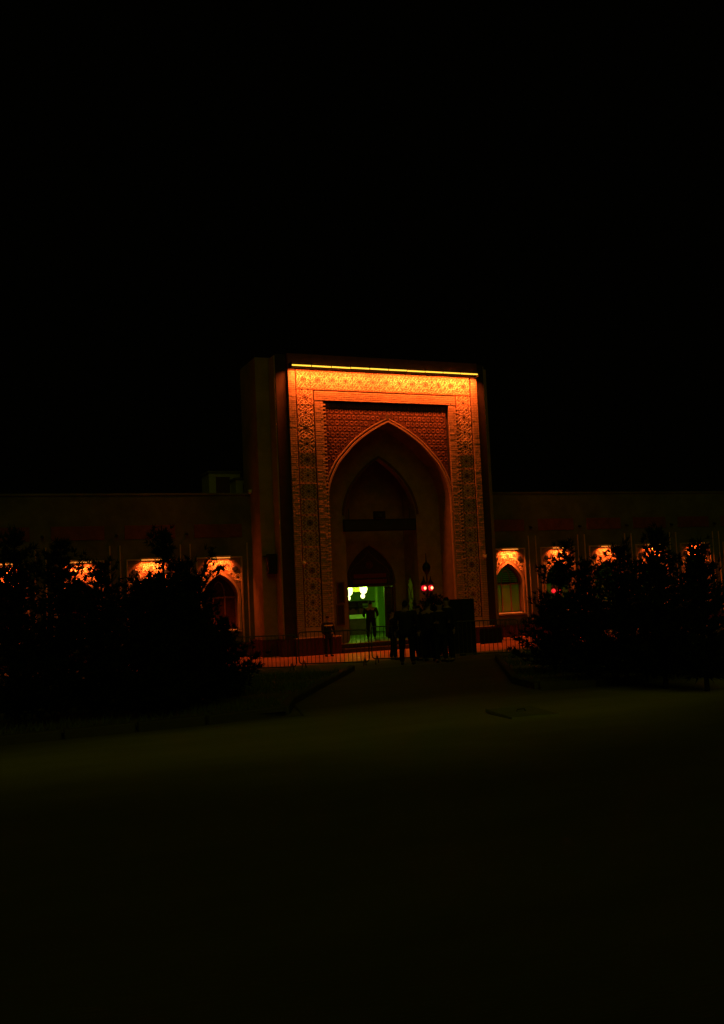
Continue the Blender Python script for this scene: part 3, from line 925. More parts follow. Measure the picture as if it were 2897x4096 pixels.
# ------------------------------------------------------------------ wings
YW, ZP = 2.6, 7.42
BAY = 3.1
def wing(sign, nb, label):
    wg = thing('wing_building', (0, 0, 0), label, 'building')
    wall = MB(); plinth = MB(); coping = MB()
    xin = 6.05
    first = 7.62 * sign
    edges = []
    for i in range(nb):
        xc = first + sign * BAY * i
        a = xin * sign if i == 0 else xc - sign * BAY / 2
        b = xc + sign * BAY / 2
        x0, x1 = min(a, b), max(a, b)
        poly = arch(.84, 2.75, 3.80, 1.22, xc)
        wall_with_arch(wall, x0, x1, 0.0, ZP, poly, YW, YW + .4, back=False)
        plinth.box(x0, x1, YW - .1, YW - .002, 0.0, .62)
        coping.box(x0, x1, YW - .06, YW + .45, ZP + .003, ZP + .09)
        # recessed look panel of red stone, proud frame
        pm = MB(); pm.box(xc - 1.12, xc + 1.12, YW - .035, YW - .002, 5.47, 6.08, bev=.015)
        pm.build('stone_panel', MT['redstone'], wg)
        sp = MB(); sp.tube([(xc + sign * BAY / 2 - sign * .08, YW - .18, 5.62), (xc + sign * BAY / 2 - sign * .08, YW, 5.66)], .06, 8)
        sp.build('drain_spout', MT['black'], wg)
        # surround
        fr = MB()
        for s in (-1, 1):
            a2, b2 = sorted((xc + s * 1.0, xc + s * 1.08)); fr.box(a2, b2, YW - .07, YW - .002, .64, 4.50, bev=.015)
            a2, b2 = sorted((xc + s * 1.30, xc + s * 1.36)); fr.box(a2, b2, YW - .04, YW - .002, .64, 5.2, bev=.01)
        fr.box(xc - 1.08, xc + 1.08, YW - .07, YW - .002, 4.502, 4.58, bev=.015)
        fr.build('window_surround', MT['moulding'], wg)
        ar = arch(.84, 2.75, 3.80, 1.24, xc)
        am = MB(); am.ring(ar, offset(ar, .11), YW - .05, YW - .002)
        fix_normals(am.build('arch_moulding', MT['moulding'], wg))
        # patterned panel above the arch
        tp = MB()
        ao = [(x, z) for x, z in offset(arch(.84, 2.75, 3.80, None, xc), .13) if abs(x - xc) < .98 and z > 3.0]
        xs0, xs1 = xc - .98, xc + .98
        pts = [(xs0, ao[0][1])] + ao + [(xs1, ao[-1][1])]
        for p0, p1 in zip(pts, pts[1:]):
            if p1[0] - p0[0] > 1e-5:
                tp.add([(p0[0], YW - .02, p0[1]), (p1[0], YW - .02, p1[1]), (p1[0], YW - .02, 4.49), (p0[0], YW - .02, 4.49)], [(0, 1, 2, 3)], 0)
        def keep(x, z): return z > arch_z(x - xc, .99, 2.75, 4.0) + .02 and z < 4.47
        n = 10
        for cx, cz, r in ((xc, 4.16, .2), (xc - .42, 4.16, .17), (xc + .42, 4.16, .17), (xc - .55, 3.78, .13), (xc + .55, 3.78, .13), (xc - .86, 3.6, .14), (xc + .86, 3.6, .14)):
            for k in range(n):
                t = [2 * math.pi * (k + d) / n for d in (0, .5, 1)]
                for (ra, ta), (rb, tb) in (((r, t[0]), (r * .55, t[1])), ((r * .55, t[1]), (r, t[2])), ((r, t[0]), (r * 1.45, t[1])), ((r * 1.45, t[1]), (r, t[2]))):
                    a3, b3 = (cx + ra * math.cos(ta), cz + ra * math.sin(ta)), (cx + rb * math.cos(tb), cz + rb * math.sin(tb))
                    if keep(*a3) and keep(*b3): tp.ridge(a3, b3, .028, YW - .0205, .016, 1)
            tp.add([(cx + .035 * math.cos(k * math.pi / 3), YW - .026, cz + .05 * math.sin(k * math.pi / 3)) for k in range(6)], [tuple(range(6))], 2)
        tp.build('tile_panel', [MT['panel'], MT['strap'], MT['pit']], wg)
        for s in (-1, 1):
            rd = MB(); rd.lathe([(.0, .05), (.1, .05), (.13, .03), (.14, 0)], n=14)
            o = rd.build('roundel', MT['pit'], wg); o.location = (xc + s * .72, YW - .022, 4.02); o.rotation_euler = (R(90), 0, 0)
        # window: frame, mullions, panes, blinds, sill
        wf = MB()
        outer = arch(.835, 2.75, 3.795, 1.225, xc); inn = offset(outer, -.07)
        wf.ring(inn, outer, YW + .27, YW + .34)
        wf.box(xc - .77, xc + .77, YW + .272, YW + .338, 1.226, 1.30)
        wf = fix_normals(wf.build('window', MT['woodframe'], wg))
        for s in (-1, 1):
            mm = MB(); mm.box(xc + s * .27 - .032, xc + s * .27 + .032, YW + .262, YW + .33, 1.302, 2.68)
            mm.tube([(xc + s * .27, YW + .295, 2.75), (xc + s * .25, YW + .295, 3.1), (xc + s * .14, YW + .295, 3.35), (xc, YW + .295, 3.45)], .03, 6)
            mm.build('mullion', MT['woodframe'], wf)
        mm = MB(); mm.box(xc - .76, xc + .76, YW + .258, YW + .332, 2.685, 2.75); mm.build('transom', MT['woodframe'], wf)
        lit = sign > 0
        for s, xa2, xb2 in ((-1, -.76, -.305), (0, -.235, .235), (1, .305, .76)):
            pn = MB(); pn.box(xc + xa2, xc + xb2, YW + .30, YW + .306, 1.302, 2.683)
            pn.build('pane', (MT['pane_amber'] if s == 0 else MT['pane_green']) if lit else MT['pane_dark'], wf)
        pn = MB(); pp = [(x, z) for x, z in offset(arch(.835, 2.75, 3.795, None, xc), -.05)]
        pn.add([(x, YW + .305, max(z, 2.752)) for x, z in pp], [tuple(range(len(pp)))])
        pn.build('pane', MT['pane_dark'], wf)
        if lit:
            for k in range(8):
                z = 2.84 + k * .1
                lim = .7
                while lim > .1 and arch_z(lim, .76, 2.75, 3.7) < z + .05: lim -= .03
                bl = MB(); bl.box(xc - lim, xc + lim, YW + .291, YW + .30, z, z + .035); bl.build('blind_slat', MT['pane_green'], wf)
        sl_ = MB(); sl_.box(xc - .93, xc + .93, YW - .13, YW + .26, 1.13, 1.216, bev=.012); sl_.build('sill', MT['moulding'], wf)
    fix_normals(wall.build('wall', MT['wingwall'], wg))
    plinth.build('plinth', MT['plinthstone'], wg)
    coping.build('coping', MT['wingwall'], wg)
    rb = MB(); a, b = sorted((xin * sign, first + sign * BAY * (nb - .5)))
    rb.box(a, b, YW + .402, 16, 0.0, ZP - .3)
    rb.build('roof', MT['wingwall'], wg)
    # tube lamps above each window: things of their own
    side = 'left' if sign < 0 else 'right'
    order = ['nearest the portal', 'second from the portal', 'third from the portal', 'fourth from the portal', 'fifth from the portal', 'sixth from the portal']
    for i in range(nb):
        xc = first + sign * BAY * i
        wl = thing('window_lamp', (xc + random.uniform(-.05, .05), YW, 4.44 + random.uniform(-.015, .015)), 'orange tube lamp over the %s wing window %s' % (side, order[i]), 'lamp', 'tube lamps above the windows')
        MB().tube([(-.47, -.26, .08), (.47, -.26, .08)], .02, 8).build('tube', MT['wintube'], wl, True)
        MB().box(-.5, .5, -.30, -.07, .145, .175).build('shelf', MT['moulding'], wl)
        mb = MB(); mb.box(-.49, -.47, -.285, -.235, .05, .145); mb.box(.47, .49, -.285, -.235, .05, .145); mb.build('end_cap', MT['black'], wl)
        area_lamp('tube_light', wl, (0, -.26, .045), (0, .45, -1), .92, .03, WIN_W * random.uniform(.72, 1.25), LAMP_COL, 115)
        sm = thing('sill_lamp', (xc, YW, 1.219), 'thin orange strip lamp on the sill of the %s wing window %s' % (side, order[i]), 'lamp', 'strip lamps on the window sills')
        MB().tube([(-.74, .03, .022), (.74, .03, .022)], .016, 6).build('tube', MT['silltube'], sm, True)
        mb = MB(); mb.box(-.76, .76, .05, .075, 0, .045); mb.build('holder', MT['black'], sm)
        area_lamp('tube_light', sm, (0, .03, .045), (0, 0, 1), 1.4, .02, 6.0, (1.0, .09, .012))
    return wg
wing(-1, 5, 'low brick wing with arched windows left of the portal')
wing(1, 6, 'low brick wing with arched windows right of the portal')
# roof huts on the left wing
def hut(x, y, w, d, h, label):
    t = thing('roof_hut', (x, y, ZP - .298), label, 'roof hut', 'huts on the left wing roof')
    MB().box(-w / 2, w / 2, -d / 2, d / 2, 0, h).build('wall', MT['paleconc'], t)
    mb = MB(); mb.box(-w / 2 - .06, w / 2 + .06, -d / 2 - .06, d / 2 + .06, h + .003, h + .09); mb.build('roof', MT['wingwall'], t)
    MB().box(-w / 2 + .35, -w / 2 + 1.05, -d / 2 - .03, -d / 2 - .003, 0.1, h - .2).build('door', MT['woodframe'], t)
pa, pb2 = at_ray(842, 1890, 6.0), at_ray(930, 1890, 6.0)
hut(pa.x + .75, 6.9, 1.6, 1.5, pa.z - ZP + .298, 'larger pale roof hut standing alone at the wing edge')
pa = at_ray(940, 1912, 5.2)
hut(pa.x + .5, 5.6, .95, .9, pa.z - ZP + .22, 'smaller roof hut close to the flank of the portal')

# ------------------------------------------------------------------ crowd barriers
def make_barrier(label):
    b = thing('crowd_barrier', (0, 0, 0), label, 'barrier', 'crowd barriers in front of the portal')
    w, h = 1.06, 1.08
    r = .1
    pts = []
    for cx, cz, a0 in ((w - r, h - r, 0), (-w + r, h - r, 90), (-w + r, .14 + r, 180), (w - r, .14 + r, 270)):
        for k in range(4): pts.append((cx + r * math.cos(R(a0 + 30 * k)), 0, cz + r * math.sin(R(a0 + 30 * k))))
    mb = MB(); mb.tube(pts, .02, 6, closed=True)
    mb.build('frame', MT['steel'], b, True)
    bar = MB().tube([(0, 0, .15), (0, 0, h - .01)], .0095, 5).mesh('bar', MT['steel'])
    n = 16
    for k in range(n): link('bar', bar, b, (-w + 2 * w * (k + 1) / (n + 1), 0, 0))
    for s in (-1, 1):
        mb = MB(); x = s * (w - .14)
        mb.tube([(x, -.30, .0), (x, -.26, .06), (x, -.1, .2), (x, 0, .23), (x, .1, .2), (x, .26, .06), (x, .30, .0)], .018, 6)
        mb.build('foot', MT['steel'], b, True)
    return b
JP = [(640, 2712), (920, 2694), (1200, 2678), (1485, 2660), (1745, 2642), (1985, 2625), (2200, 2610), (2400, 2597)]
def at_h(u, v):
    """terrain point seen at photo pixel"""
    a, b = (u - 1448.5) / F_PX, (2048 - v) / F_PX
    d = fw + cx_ * a + cy_ * b
    k = 5.0
    while k < 120:
        q = CAM + d * k
        if q.z <= hz(q.y): break
        k += .03
    return Vector((q.x, q.y, hz(q.y)))
JW = [at_h(*j) for j in JP]
print('barrier joints', [tuple(round(c, 2) for c in j) for j in JW])
proto = None
blabels = ['crowd barrier at the far left, hidden behind the tallest pine', 'crowd barrier behind the dark pines left of the portal', 'crowd barrier in front of the portal flank, left of the man in reflective collar',
           'crowd barrier in front of the man in reflective collar and the lit doorway', 'crowd barrier in front of the group of people', 'crowd barrier in front of the two tall cabinets',
           'crowd barrier left of the right hand pines', 'crowd barrier behind the right hand pines']
x = -15.5
cur = Vector((JW[0].x, JW[0].y, 0))
# evenly long barriers laid end to end along the measured line
dirv = (JW[5] - JW[2]); dirv.z = 0; dirv.normalize()
base = Vector((JW[3].x, JW[3].y, 0))
ang = math.atan2(dirv.y, dirv.x)
bar_objs = []
for i in range(8):
    c0 = base + dirv * (2.2 * (i - 3 - .5 + .5) - 1.1 + .0)
    if proto is None:
        proto = make_barrier(blabels[i]); o = proto
    else:
        o = copy_tree(proto)
    o.location = (c0.x, c0.y, hz(c0.y)); o.rotation_euler = (0, 0, ang + random.uniform(-.03, .03))
    o['label'] = blabels[i]
    bar_objs.append(o)
# maroon board hung on a barrier
pa, pb_ = at_ray(1928, 2577, JW[5].y), at_ray(2008, 2511, JW[5].y)
bd = thing('hanging_board', ((pa.x + pb_.x) / 2, JW[5].y + .06, pa.z), 'dark maroon board hung on the barrier right of the cabinets', 'board')
w, h = (pb_.x - pa.x) / 2, pb_.z - pa.z
MB().box(-w, w, -.018, .018, 0, h, bev=.006).build('sheet', MT['board'], bd)
mb = MB(); mb.tube([(-w + .05, 0, h), (-w + .05, -.06, h + .05)], .008, 5); mb.tube([(w - .05, 0, h), (w - .05, -.06, h + .05)], .008, 5); mb.build('hook', MT['steel'], bd)

# ------------------------------------------------------------------ tall cabinets
def cabinet(u0, u1, vb, vt, lab, notch):
    dist_y = -10.7
    a, b = at_ray(u0, vb, dist_y), at_ray(u1, vt, dist_y)
    g = hz(dist_y)
    t = thing('tall_cabinet', ((a.x + b.x) / 2, dist_y, g), lab, 'cabinet', 'tall black cabinets by the portal')
    w, h = (b.x - a.x) / 2, b.z - g
    MB().box(-w, w, -.07, .07, .06, h, bev=.02).build('body', MT['blackpl'], t)
    MB().box(-w + .04, w - .04, -.082, -.072, .12, h - (.32 if notch else .06)).build('door', MT['black'], t)
    MB().box(w - .1, w - .08, -.11, -.084, h * .45, h * .45 + .12).build('handle', MT['steel'], t)
    mb = MB()
    for x in (-w + .03, w - .03):
        for y in (-.04, .04): mb.box(x - .03, x + .03, y - .03, y + .03, 0, .058)
    mb.build('foot', MT['black'], t)
cabinet(1800, 1839, 2636, 2396, 'left one of two tall black cabinets, nearer the people', True)
cabinet(1855, 1892, 2636, 2394, 'right one of two tall black cabinets, beside the maroon board', False)

# ------------------------------------------------------------------ twin lantern posts with red lamps
def lantern(loc, label, H=2.62, core=True):
    t = thing('lantern_post', loc, label, 'lamp post', 'twin lantern posts with red lamps')
    MB().lathe([(.14, 0), (.14, .12), (.09, .2), (.06, .3), (.045, .9), (.04, H - .25)], n=10).build('post', MT['black'], t, True)
    mb = MB(); mb.lathe([(.03, H - .25), (.05, H - .2), (.025, H + .42), (.05, H + .5), (.13, H + .62), (.15, H + .74), (.1, H + .86), (.04, H + .9), (.02, H + .98), (.012, H + 1.22)], n=12)
    mb.build('finial', MT['black'], t, True)
    mb = MB(); mb.tube([(-.13, 0, H - .22), (0, 0, H - .26), (.13, 0, H - .22)], .022, 6); mb.build('arm', MT['black'], t)
    for s in (-1, 1):
        l = MB(); x = s * .135
        l.lathe([(.125, H + .12), (.13, H + .14), (.03, H + .3), (.012, H + .42)], (x, 0, 0), 6)
        l.lathe([(.03, H - .22), (.07, H - .17), (.075, H - .155)], (x, 0, 0), 6)
        for k in range(6):
            c, sn = math.cos(k * math.pi / 3), math.sin(k * math.pi / 3)
            l.tube([(x + .09 * c, .09 * sn, H - .16), (x + .115 * c, .115 * sn, H + .13)], .007, 4)
        l = l.build('lantern', MT['black'], t)
        MB().lathe([(.02, -.10), (.07, -.075), (.1, -.03), (.1, .03), (.07, .075), (.02, .1)], (x, 0, H - .0), 12).build('red_globe', MT['redglow'], l, True)
        if core: MB().lathe([(.01, -.05), (.04, -.03), (.048, 0), (.04, .03), (.01, .05)], (x, -.075, H), 10).build('bulb_core', MT['hotcore'], l, True)
        li = bpy.data.lights.new('red_light', 'POINT'); li.energy = 1.2; li.color = (1, .03, .02); li.shadow_soft_size = .06
        lo = bpy.data.objects.new('red_light', li); C.objects.link(lo); lo.parent = t; lo.location = (x, -.2, H)
    return t
q = at_ray(1710, 2352, -9.9)
lantern((q.x, -9.9, hz(-9.9)), 'twin lantern post with two glowing red lamps behind the people', q.z - hz(-9.9))
q = at_ray(2202, 2364, -3.0)
lantern((q.x, -3.0, hz(-3.0)), 'twin lantern post with red lamps half hidden by the right pine', q.z - hz(-3.0), False).rotation_euler = (0, .12, -.35)

# ------------------------------------------------------------------ pines
def pine(loc, H, rad, seed, label, base_gap=.10, lean=(0, 0), dens=1.0, group='young pines on the lawn', prof=None, gap=None, twigs=()):
    rnd = random.Random(seed)
    t = thing('pine_tree', loc, label, 'pine tree', group)
    axis = lambda f: Vector((lean[0] * f * f, lean[1] * f * f, H * f))
    prof = prof or [(0, .75), (.15, 1.0), (.5, .72), (.8, .36), (1, .06)]
    def pr(f):
        for (fa, va), (fb, vb) in zip(prof, prof[1:]):
            if fa <= f <= fb: return va + (vb - va) * (f - fa) / (fb - fa)
        return prof[-1][1]
    mb = MB(); mb.tube([axis(f) for f in (0, .2, .4, .6, .8, .98)], .05 * H / 3, 8, r1=.008)
    nd = MB()
    def branch(pts, L, m):
        mb.tube(pts, .013, 4, r1=.004)
        for j in range(m):
            s = .12 + .88 * (j + rnd.random()) / m
            i = min(2, int(s * 3)); fr = s * 3 - i
            q = pts[i].lerp(pts[i + 1], min(1, fr)) + Vector((rnd.gauss(0, .04), rnd.gauss(0, .04), rnd.gauss(0, .035)))
            bd_ = (pts[i + 1] - pts[i]).normalized() + Vector((rnd.gauss(0, .5), rnd.gauss(0, .5), rnd.uniform(0, .8)))
            bd_.normalize()
            for _ in range(11):
                nv = (bd_ + Vector((rnd.gauss(0, .6), rnd.gauss(0, .6), rnd.gauss(0, .6)))).normalized()
                ln = rnd.uniform(.06, .14)
                sd_ = nv.cross(Vector((rnd.random() - .5, rnd.random() - .5, rnd.random() - .5))).normalized() * .0105
                nd.add([q - sd_, q + sd_, q + nv * ln], [(0, 1, 2)])
    f = base_gap
    lv = 0
    while f < .975:
        if not (gap and gap[0] < f < gap[1]):
            L0 = rad * pr(f)
            nb = int((8 if f < .8 else 6) * dens) + rnd.randint(0, 1)
            for k in range(nb):
                a = (2 * math.pi * (k + rnd.random() * .7) / nb + lv * 1.1) % (2 * math.pi)
                L = L0 * rnd.uniform(.45, 1.25) * (1 + .3 * math.sin(a * 2 + seed + f * 9)) + .04
                p0 = axis(min(.98, f + rnd.uniform(-.02, .02)))
                rise = rnd.uniform(.1, .55) + f * .5
                d = Vector((math.cos(a), math.sin(a), 0))
                pts = [p0 + d * L * s + Vector((0, 0, L * (rise * s * s - .12 * s))) for s in (0, .35, .7, 1)]
                branch(pts, L, max(4, int(L / .042 * dens)))
        lv += 1
        f += .042 * (3.0 / H) * rnd.uniform(.8, 1.25)
    for p, q in twigs:
        p, q = Vector(p), Vector(q)
        branch([p.lerp(q, s) + Vector((0, 0, -.06 * s * (1 - s))) for s in (0, .35, .7, 1)], (q - p).length, int((q - p).length / .035))
    mb.build('trunk', MT['bark'], t)
    nd.build('crown', MT['needle'], t)
    return t
def pine_at(u, v, vt, wpx, *a, twig_px=(), **k):
    q = at_h(u, v)
    D = (q - CAM).dot(fw)
    tw = []
    for (ua, va, ub, vb) in twig_px:
        A_, B_ = at_ray(ua, va, q.y), at_ray(ub, vb, q.y)
        tw.append((A_ - q, B_ - q))
    pine(q, (v - vt) * D / F_PX, wpx / 2 * D / F_PX, *a, twigs=tw, **k)
pine_at(675, 2868, 2085, 300, 11, 'tallest pine with a bushy top on a bare stem at the left', lean=(-.03, 0),
        prof=[(0, .8), (.2, 1.0), (.5, .75), (.68, .36), (.8, .13), (.86, .26), (.93, .2), (1, .05)], gap=(.70, .80))
pine_at(745, 2850, 2225, 250, 12, 'dense pine just right of the tallest bare stemmed pine', dens=1.15, prof=[(0, .8), (.2, 1.1), (.6, .7), (.85, .45), (1, .12)])
pine_at(800, 2835, 2300, 300, 13, 'pine with a long twig reaching across a lit window left of the portal', dens=1.1,
        prof=[(0, .8), (.2, 1.1), (.55, .6), (.8, .3), (1, .06)], twig_px=((790, 2350, 862, 2282), (862, 2282, 906, 2262), (850, 2290, 880, 2250), (800, 2330, 850, 2215), (850, 2240, 832, 2190)))
pine_at(575, 2885, 2318, 330, 14, 'wide low pine just left of the tallest bushy topped pine', dens=1.1, prof=[(0, .8), (.2, 1.1), (.6, .85), (.85, .6), (1, .1)])
pine_at(900, 2800, 2486, 230, 18, 'small low pine under the window sill left of the portal', dens=1.15, twig_px=((920, 2720, 1012, 2662), (915, 2740, 985, 2710)))
pine_at(2222, 2705, 2160, 270, 15, 'leaning pine in front of the second window on the right wing', dens=1.15, lean=(.50, 0), prof=[(0, .8), (.2, 1.0), (.5, .72), (.75, .30), (.9, .22), (1, .08)], gap=(.55, .67))
pine_at(2365, 2730, 2250, 300, 16, 'broad pine just right of the leaning pine', dens=1.1)
pine_at(1738, 2630, 2388, 180, 17, 'small dark bushy pine behind the people and the red lanterns', base_gap=.06, dens=1.3, group='young pine by the barriers', prof=[(0, .9), (.3, 1.0), (.7, .75), (1, .15)])

for u_, v_, t_v, w_, sd_, lab_ in ((70, 2925, 2120, 360, 31, 'outermost pine at the far left'), (255, 2905, 2170, 380, 32, 'second pine counted from the far left'),  # all six are added pines, put in to darken the lit sides
                                 (420, 2890, 2240, 330, 33, 'third pine counted from the far left'), (2510, 2745, 2180, 340, 34, 'third pine counted from the far right'),
                                 (2665, 2755, 2120, 360, 35, 'second pine counted from the far right'), (2830, 2765, 2160, 340, 36, 'outermost pine at the far right')):
    pine_at(u_, v_, t_v, w_, sd_, lab_, dens=1.05)  # outer pines added to darken the lit wings at both sides

# ------------------------------------------------------------------ people
def skin_mesh(name, verts, edges, radii, levels=1, root=0):
    me = bpy.data.meshes.new(name)
    me.from_pydata(verts, edges, [])
    o = bpy.data.objects.new('tmp', me); C.objects.link(o)
    md = o.modifiers.new('s', 'SKIN')
    md.use_smooth_shade = True
    if not me.skin_vertices: 
        bpy.context.view_layer.update()
    lay = me.skin_vertices[0] if me.skin_vertices else None
    if lay is None:
        bm = bmesh.new(); bm.from_mesh(me); bm.verts.layers.skin.verify(); bm.to_mesh(me); bm.free()
        lay = me.skin_vertices[0]
    for i, r in enumerate(radii):
        lay.data[i].radius = r if isinstance(r, tuple) else (r, r)
        lay.data[i].use_root = (i == root)
    sb = o.modifiers.new('b', 'SUBSURF'); sb.levels = levels; sb.render_levels = levels
    dg = bpy.context.evaluated_depsgraph_get()
    out = bpy.data.meshes.new_from_object(o.evaluated_get(dg))
    out.name = name
    bpy.data.objects.remove(o); bpy.data.meshes.remove(me)
    return out

# one relaxed hand, pointing down from the wrist, thumb towards -y
hv = [(0, 0, 0), (0, 0, -.045), (0, 0, -.085)]
he = [(0, 1), (1, 2)]
hr = [(.022, .026), (.016, .036), (.014, .036)]
for k, (y, L) in enumerate(((-.027, .062), (-.009, .072), (.009, .066), (.026, .05))):
    b = len(hv)
    hv += [(.004, y, -.095), (.008, y * 1.05, -.095 - L * .5), (.022, y * 1.05, -.095 - L * .95)]
    he += [(2, b), (b, b + 1), (b + 1, b + 2)]
    hr += [.0095, .0088, .007]
b = len(hv)
hv += [(.008, -.042, -.045), (.014, -.058, -.075), (.02, -.06, -.1)]
he += [(1, b), (b, b + 1), (b + 1, b + 2)]
hr += [.012, .0105, .008]
HAND = skin_mesh('hand', hv, he, hr, 1)
HAND.materials.append(MT['skin'])

def person(loc, rz, label, H=1.74, stance=.11, stride=.0, arms=((.06, .0), (.06, .0)), jacket='jacket', hivis=False, hood=False, wide=1.0, lean=0.0):
    """faces -y before turning by rz. arms: per side (elbow forward, forearm raise 0..1)"""
    t = thing('person', loc, label, 'person', 'people in front of the portal', rz)
    k = H / 1.74
    def V(x, y, z): return (x * k * wide, (y - lean * z) * k, z * k)
    vs = [V(0, .0, .93), V(0, .005, 1.08), V(0, .0, 1.28), V(0, .01, 1.42), V(0, .005, 1.50), V(0, -.012, 1.57), V(0, -.012, 1.645), V(0, -.003, 1.70)]
    ed = [(i, i + 1) for i in range(7)]
    ra = [(.135, .10), (.125, .095), (.155, .105), (.12, .085), (.052, .052), (.068, .085), (.073, .092), (.05, .062)]
    hands = []
    arm_i, leg_i = [], []
    for s, (ef, fr) in zip((-1, 1), arms):
        b = len(vs)
        el = Vector((s * .235, .03 - ef, 1.14))
        wr_down = Vector((s * .25, -.02 - ef * 1.3, .90))
        wr_up = Vector((s * .13, -.28, 1.26))
        wr = wr_down.lerp(wr_up, fr)
        vs += [V(s * .175, .01, 1.40), V(*el), V(*wr)]
        ed += [(3, b), (b, b + 1), (b + 1, b + 2)]
        ra += [.058, .043, .028]
        hands.append((Vector(V(*wr)), (wr - el).normalized(), s))
        arm_i.append((b, b + 1, b + 2))
    for s in (-1, 1):
        b = len(vs)
        st = s * stride
        vs += [V(s * .09, 0, .88), V(s * stance * .95, -.02 + st * .5, .49), V(s * stance, .03 + st, .09), V(s * stance * 1.1, -.13 + st, .035)]
        ed += [(0, b), (b, b + 1), (b + 1, b + 2), (b + 2, b + 3)]
        ra += [.09, .06, .04, .036]
        leg_i.append((b, b + 1, b + 2, b + 3))
    ra = [tuple(q * k * (wide if i == 0 else 1) for i, q in enumerate(r)) if isinstance(r, tuple) else r * k for r in ra]
    me = skin_mesh('body', vs, ed, ra, 1); me.materials.append(MT['skin']); link('body', me, t)
    # jacket: torso and arms, a little larger
    ji = [0, 1, 2, 3]
    jv = [vs[i] for i in ji] + [V(0, .005, 1.47)]
    je = [(0, 1), (1, 2), (2, 3), (3, 4)]
    jr = [(.168, .132), (.16, .125), (.185, .132), (.145, .105), (.08, .08)]
    jv[0] = V(0, 0, .84)
    for a in arm_i:
        b = len(jv)
        w = Vector(vs[a[2]]); e = Vector(vs[a[1]])
        jv += [vs[a[0]], vs[a[1]], tuple(e.lerp(w, .93))]
        je += [(3, b), (b, b + 1), (b + 1, b + 2)]
        jr += [.078, .06, .044]
    jr = [tuple(q * k * (wide if i == 0 else 1 + (wide - 1) * .4) for i, q in enumerate(r)) if isinstance(r, tuple) else r * k * (1 + (wide - 1) * .5) for r in jr]
    me = skin_mesh('jacket', jv, je, jr, 1, 1); me.materials.append(MT[jacket]); link('jacket', me, t)
    tv, te, tr = [V(0, 0, .93)], [], [(.15, .115)]
    for l in leg_i:
        b = len(tv)
        tv += [vs[l[0]], vs[l[1]], tuple(Vector(vs[l[2]]) + Vector((0, 0, -.02)))]
        te += [(0, b), (b, b + 1), (b + 1, b + 2)]
        tr += [.105, .075, .06]
    tr = [tuple(q * k * (wide if i == 0 else 1) for i, q in enumerate(r)) if isinstance(r, tuple) else r * k * (1 + (wide - 1) * .5) for r in tr]
    me = skin_mesh('trousers', tv, te, tr, 1); me.materials.append(MT['trousers']); link('trousers', me, t)
    for l in leg_i:
        a, b2 = Vector(vs[l[2]]), Vector(vs[l[3]])
        sv = [(a.x, a.y + .03, .045), (a.x, a.y - .03, .05), (b2.x, b2.y, .036), (b2.x, b2.y - .05, .03)]
        me = skin_mesh('shoe', sv, [(0, 1), (1, 2), (2, 3)], [(.04, .045), (.045, .05), (.046, .036), (.03, .028)], 1); me.materials.append(MT['hair']); link('shoe', me, t)
    hc = Vector(V(0, .0, 1.655))
    mb = MB()
    prof = []
    n = 12
    for i in range(7):
        f = math.pi / 2 * i / 6
        prof.append((math.cos(f), math.sin(f)))
    vs2, fs2 = [], []
    for rr, zz in prof:
        for j in range(n):
            a = 2 * math.pi * j / n
            back = max(0, math.sin(a))
            vs2.append((hc.x + rr * .083 * k * math.cos(a), hc.y + .006 + rr * (.104) * k * math.sin(a), hc.z + (zz * .098 - (1 - zz) * .07 * back + .004) * k))
    for i in range(6):
        for j in range(n): fs2.append((i * n + j, i * n + (j + 1) % n, (i + 1) * n + (j + 1) % n, (i + 1) * n + j))
    mb.add(vs2, fs2); mb.build('hair', MT['hair'], t, True)
    fc = MB()
    fy = hc.y - .098 * k
    fc.tube([(0, fy + .012, hc.z + .0), (0, fy - .008, hc.z - .028), (0, fy + .012, hc.z - .036)], .011, 6)
    for s in (-1, 1):
        fc.tube([(s * .086 * k, hc.y + .005, hc.z - .03), (s * .09 * k, hc.y + .015, hc.z + .02)], .014, 6)
    fc.build('face', MT['skin'], t, True)
    fe = MB()
    for s in (-1, 1): fe.lathe([(.004, -.006), (.009, 0), (.004, .006)], (s * .03, fy + .02, hc.z + .002), 6)
    fe.tube([(-.022, fy + .018, hc.z - .062), (.022, fy + .018, hc.z - .062)], .004, 4)
    fe.build('eyes_and_mouth', MT['hair'], t)
    for w, d, s in hands:
        o = link('hand', HAND, t, w)
        q = Vector((0, 0, -1)).rotation_difference(d)
        o.rotation_mode = 'QUATERNION'; o.rotation_quaternion = q
        o.scale = (-s * k, k, k)
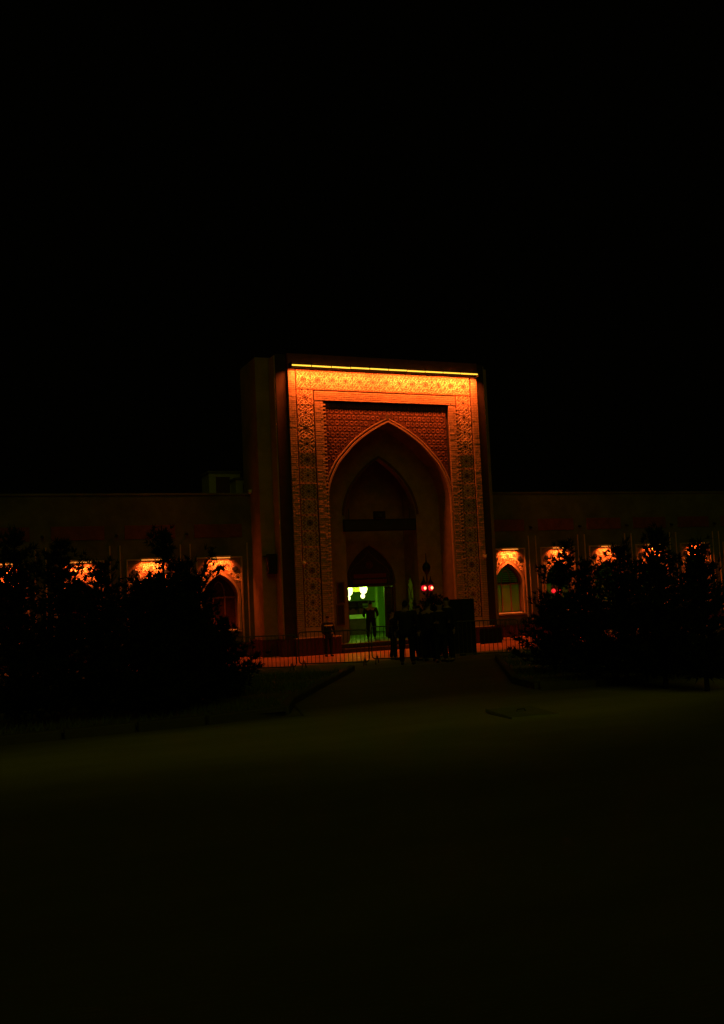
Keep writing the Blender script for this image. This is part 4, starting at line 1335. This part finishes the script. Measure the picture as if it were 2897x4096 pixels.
    if hivis:
        mb = MB()
        for s in (-1, 1):
            mb.tube([V(s * .09, -.10, 1.26), V(s * .10, -.085, 1.38), V(s * .10, .01, 1.465), V(s * .10, .10, 1.38), V(s * .09, .125, 1.25)], .02, 5)
        pts = [V(.195 * math.cos(a), .15 * math.sin(a), 1.33) for a in [2 * math.pi * i / 14 for i in range(14)]]
        mb.tube(pts, .026, 5, closed=True)
        mb.build('reflective_strip', MT['hivis'], t)
    return t
def pp(u, v, rz, label, z=None, y=None, **k):
    if y is not None:
        q = at_ray(u, v, y); q.z = z
    else:
        q = at_h(u, v)
    return person(q, rz, label, **k)
FACE = -YAW          # facing the camera
pp(1316, 2626, FACE + .5, 'man in dark clothes with yellow reflective collar by the left jamb', H=1.74, wide=1.2, hivis=True, arms=((.1, .1), (.05, 0)))
pp(1488, 2574, FACE + math.pi, 'dark silhouetted man standing in front of the lit doorway', z=.40, y=2.35, H=1.80, wide=1.4, jacket='jacket2', arms=((.12, .35), (.12, .35)))
pp(1381, 2560, FACE - .9, 'dark figure half hidden behind the left edge of the doorway', z=.40, y=3.7, H=1.62)
pp(1577, 2640, FACE + 1.5, 'man in profile with a raised lit hand, nearest to the doorway', H=1.78, wide=1.2, arms=((.1, .55), (.1, .85)), stride=.08)
pp(1632, 2660, FACE + math.pi - .2, 'man seen from behind just left of the lantern post', H=1.76, jacket='jacket2', wide=1.35)
pp(1681, 2642, FACE - 1.2, 'person in black jacket standing below the red lanterns', H=1.70, wide=1.25, arms=((.05, .3), (.05, .1)))
pp(1722, 2646, FACE + 2.6, 'person in charcoal jacket in front of the small bushy pine', H=1.72, wide=1.3, jacket='jacket2')
pp(1768, 2650, FACE + .2, 'person with folded arms standing left of the tall cabinets', H=1.68, wide=1.25, arms=((.1, .7), (.1, .7)))
pp(1797, 2646, FACE - .6, 'tall person right against the left tall cabinet', H=1.80, wide=1.1)

# concrete drain slab on the lawn edge, right
q = at_h(2085, 2858)
ds = thing('concrete_slab', (q.x, q.y, q.z), 'pale rectangular concrete slab lying at the road edge on the right', 'concrete slab', rz=-.15)
MB().box(-.32, .32, -.45, .45, 0.0, .04, bev=0).build('slab', MT['paleconc'], ds)
mb = MB(); mb.tube([(-.06, 0, .041), (-.05, 0, .07), (.05, 0, .07), (.06, 0, .041)], .008, 5); mb.build('lifting_handle', MT['steel'], ds)

bpy.context.view_layer.update()
print('objects', len(bpy.data.objects))
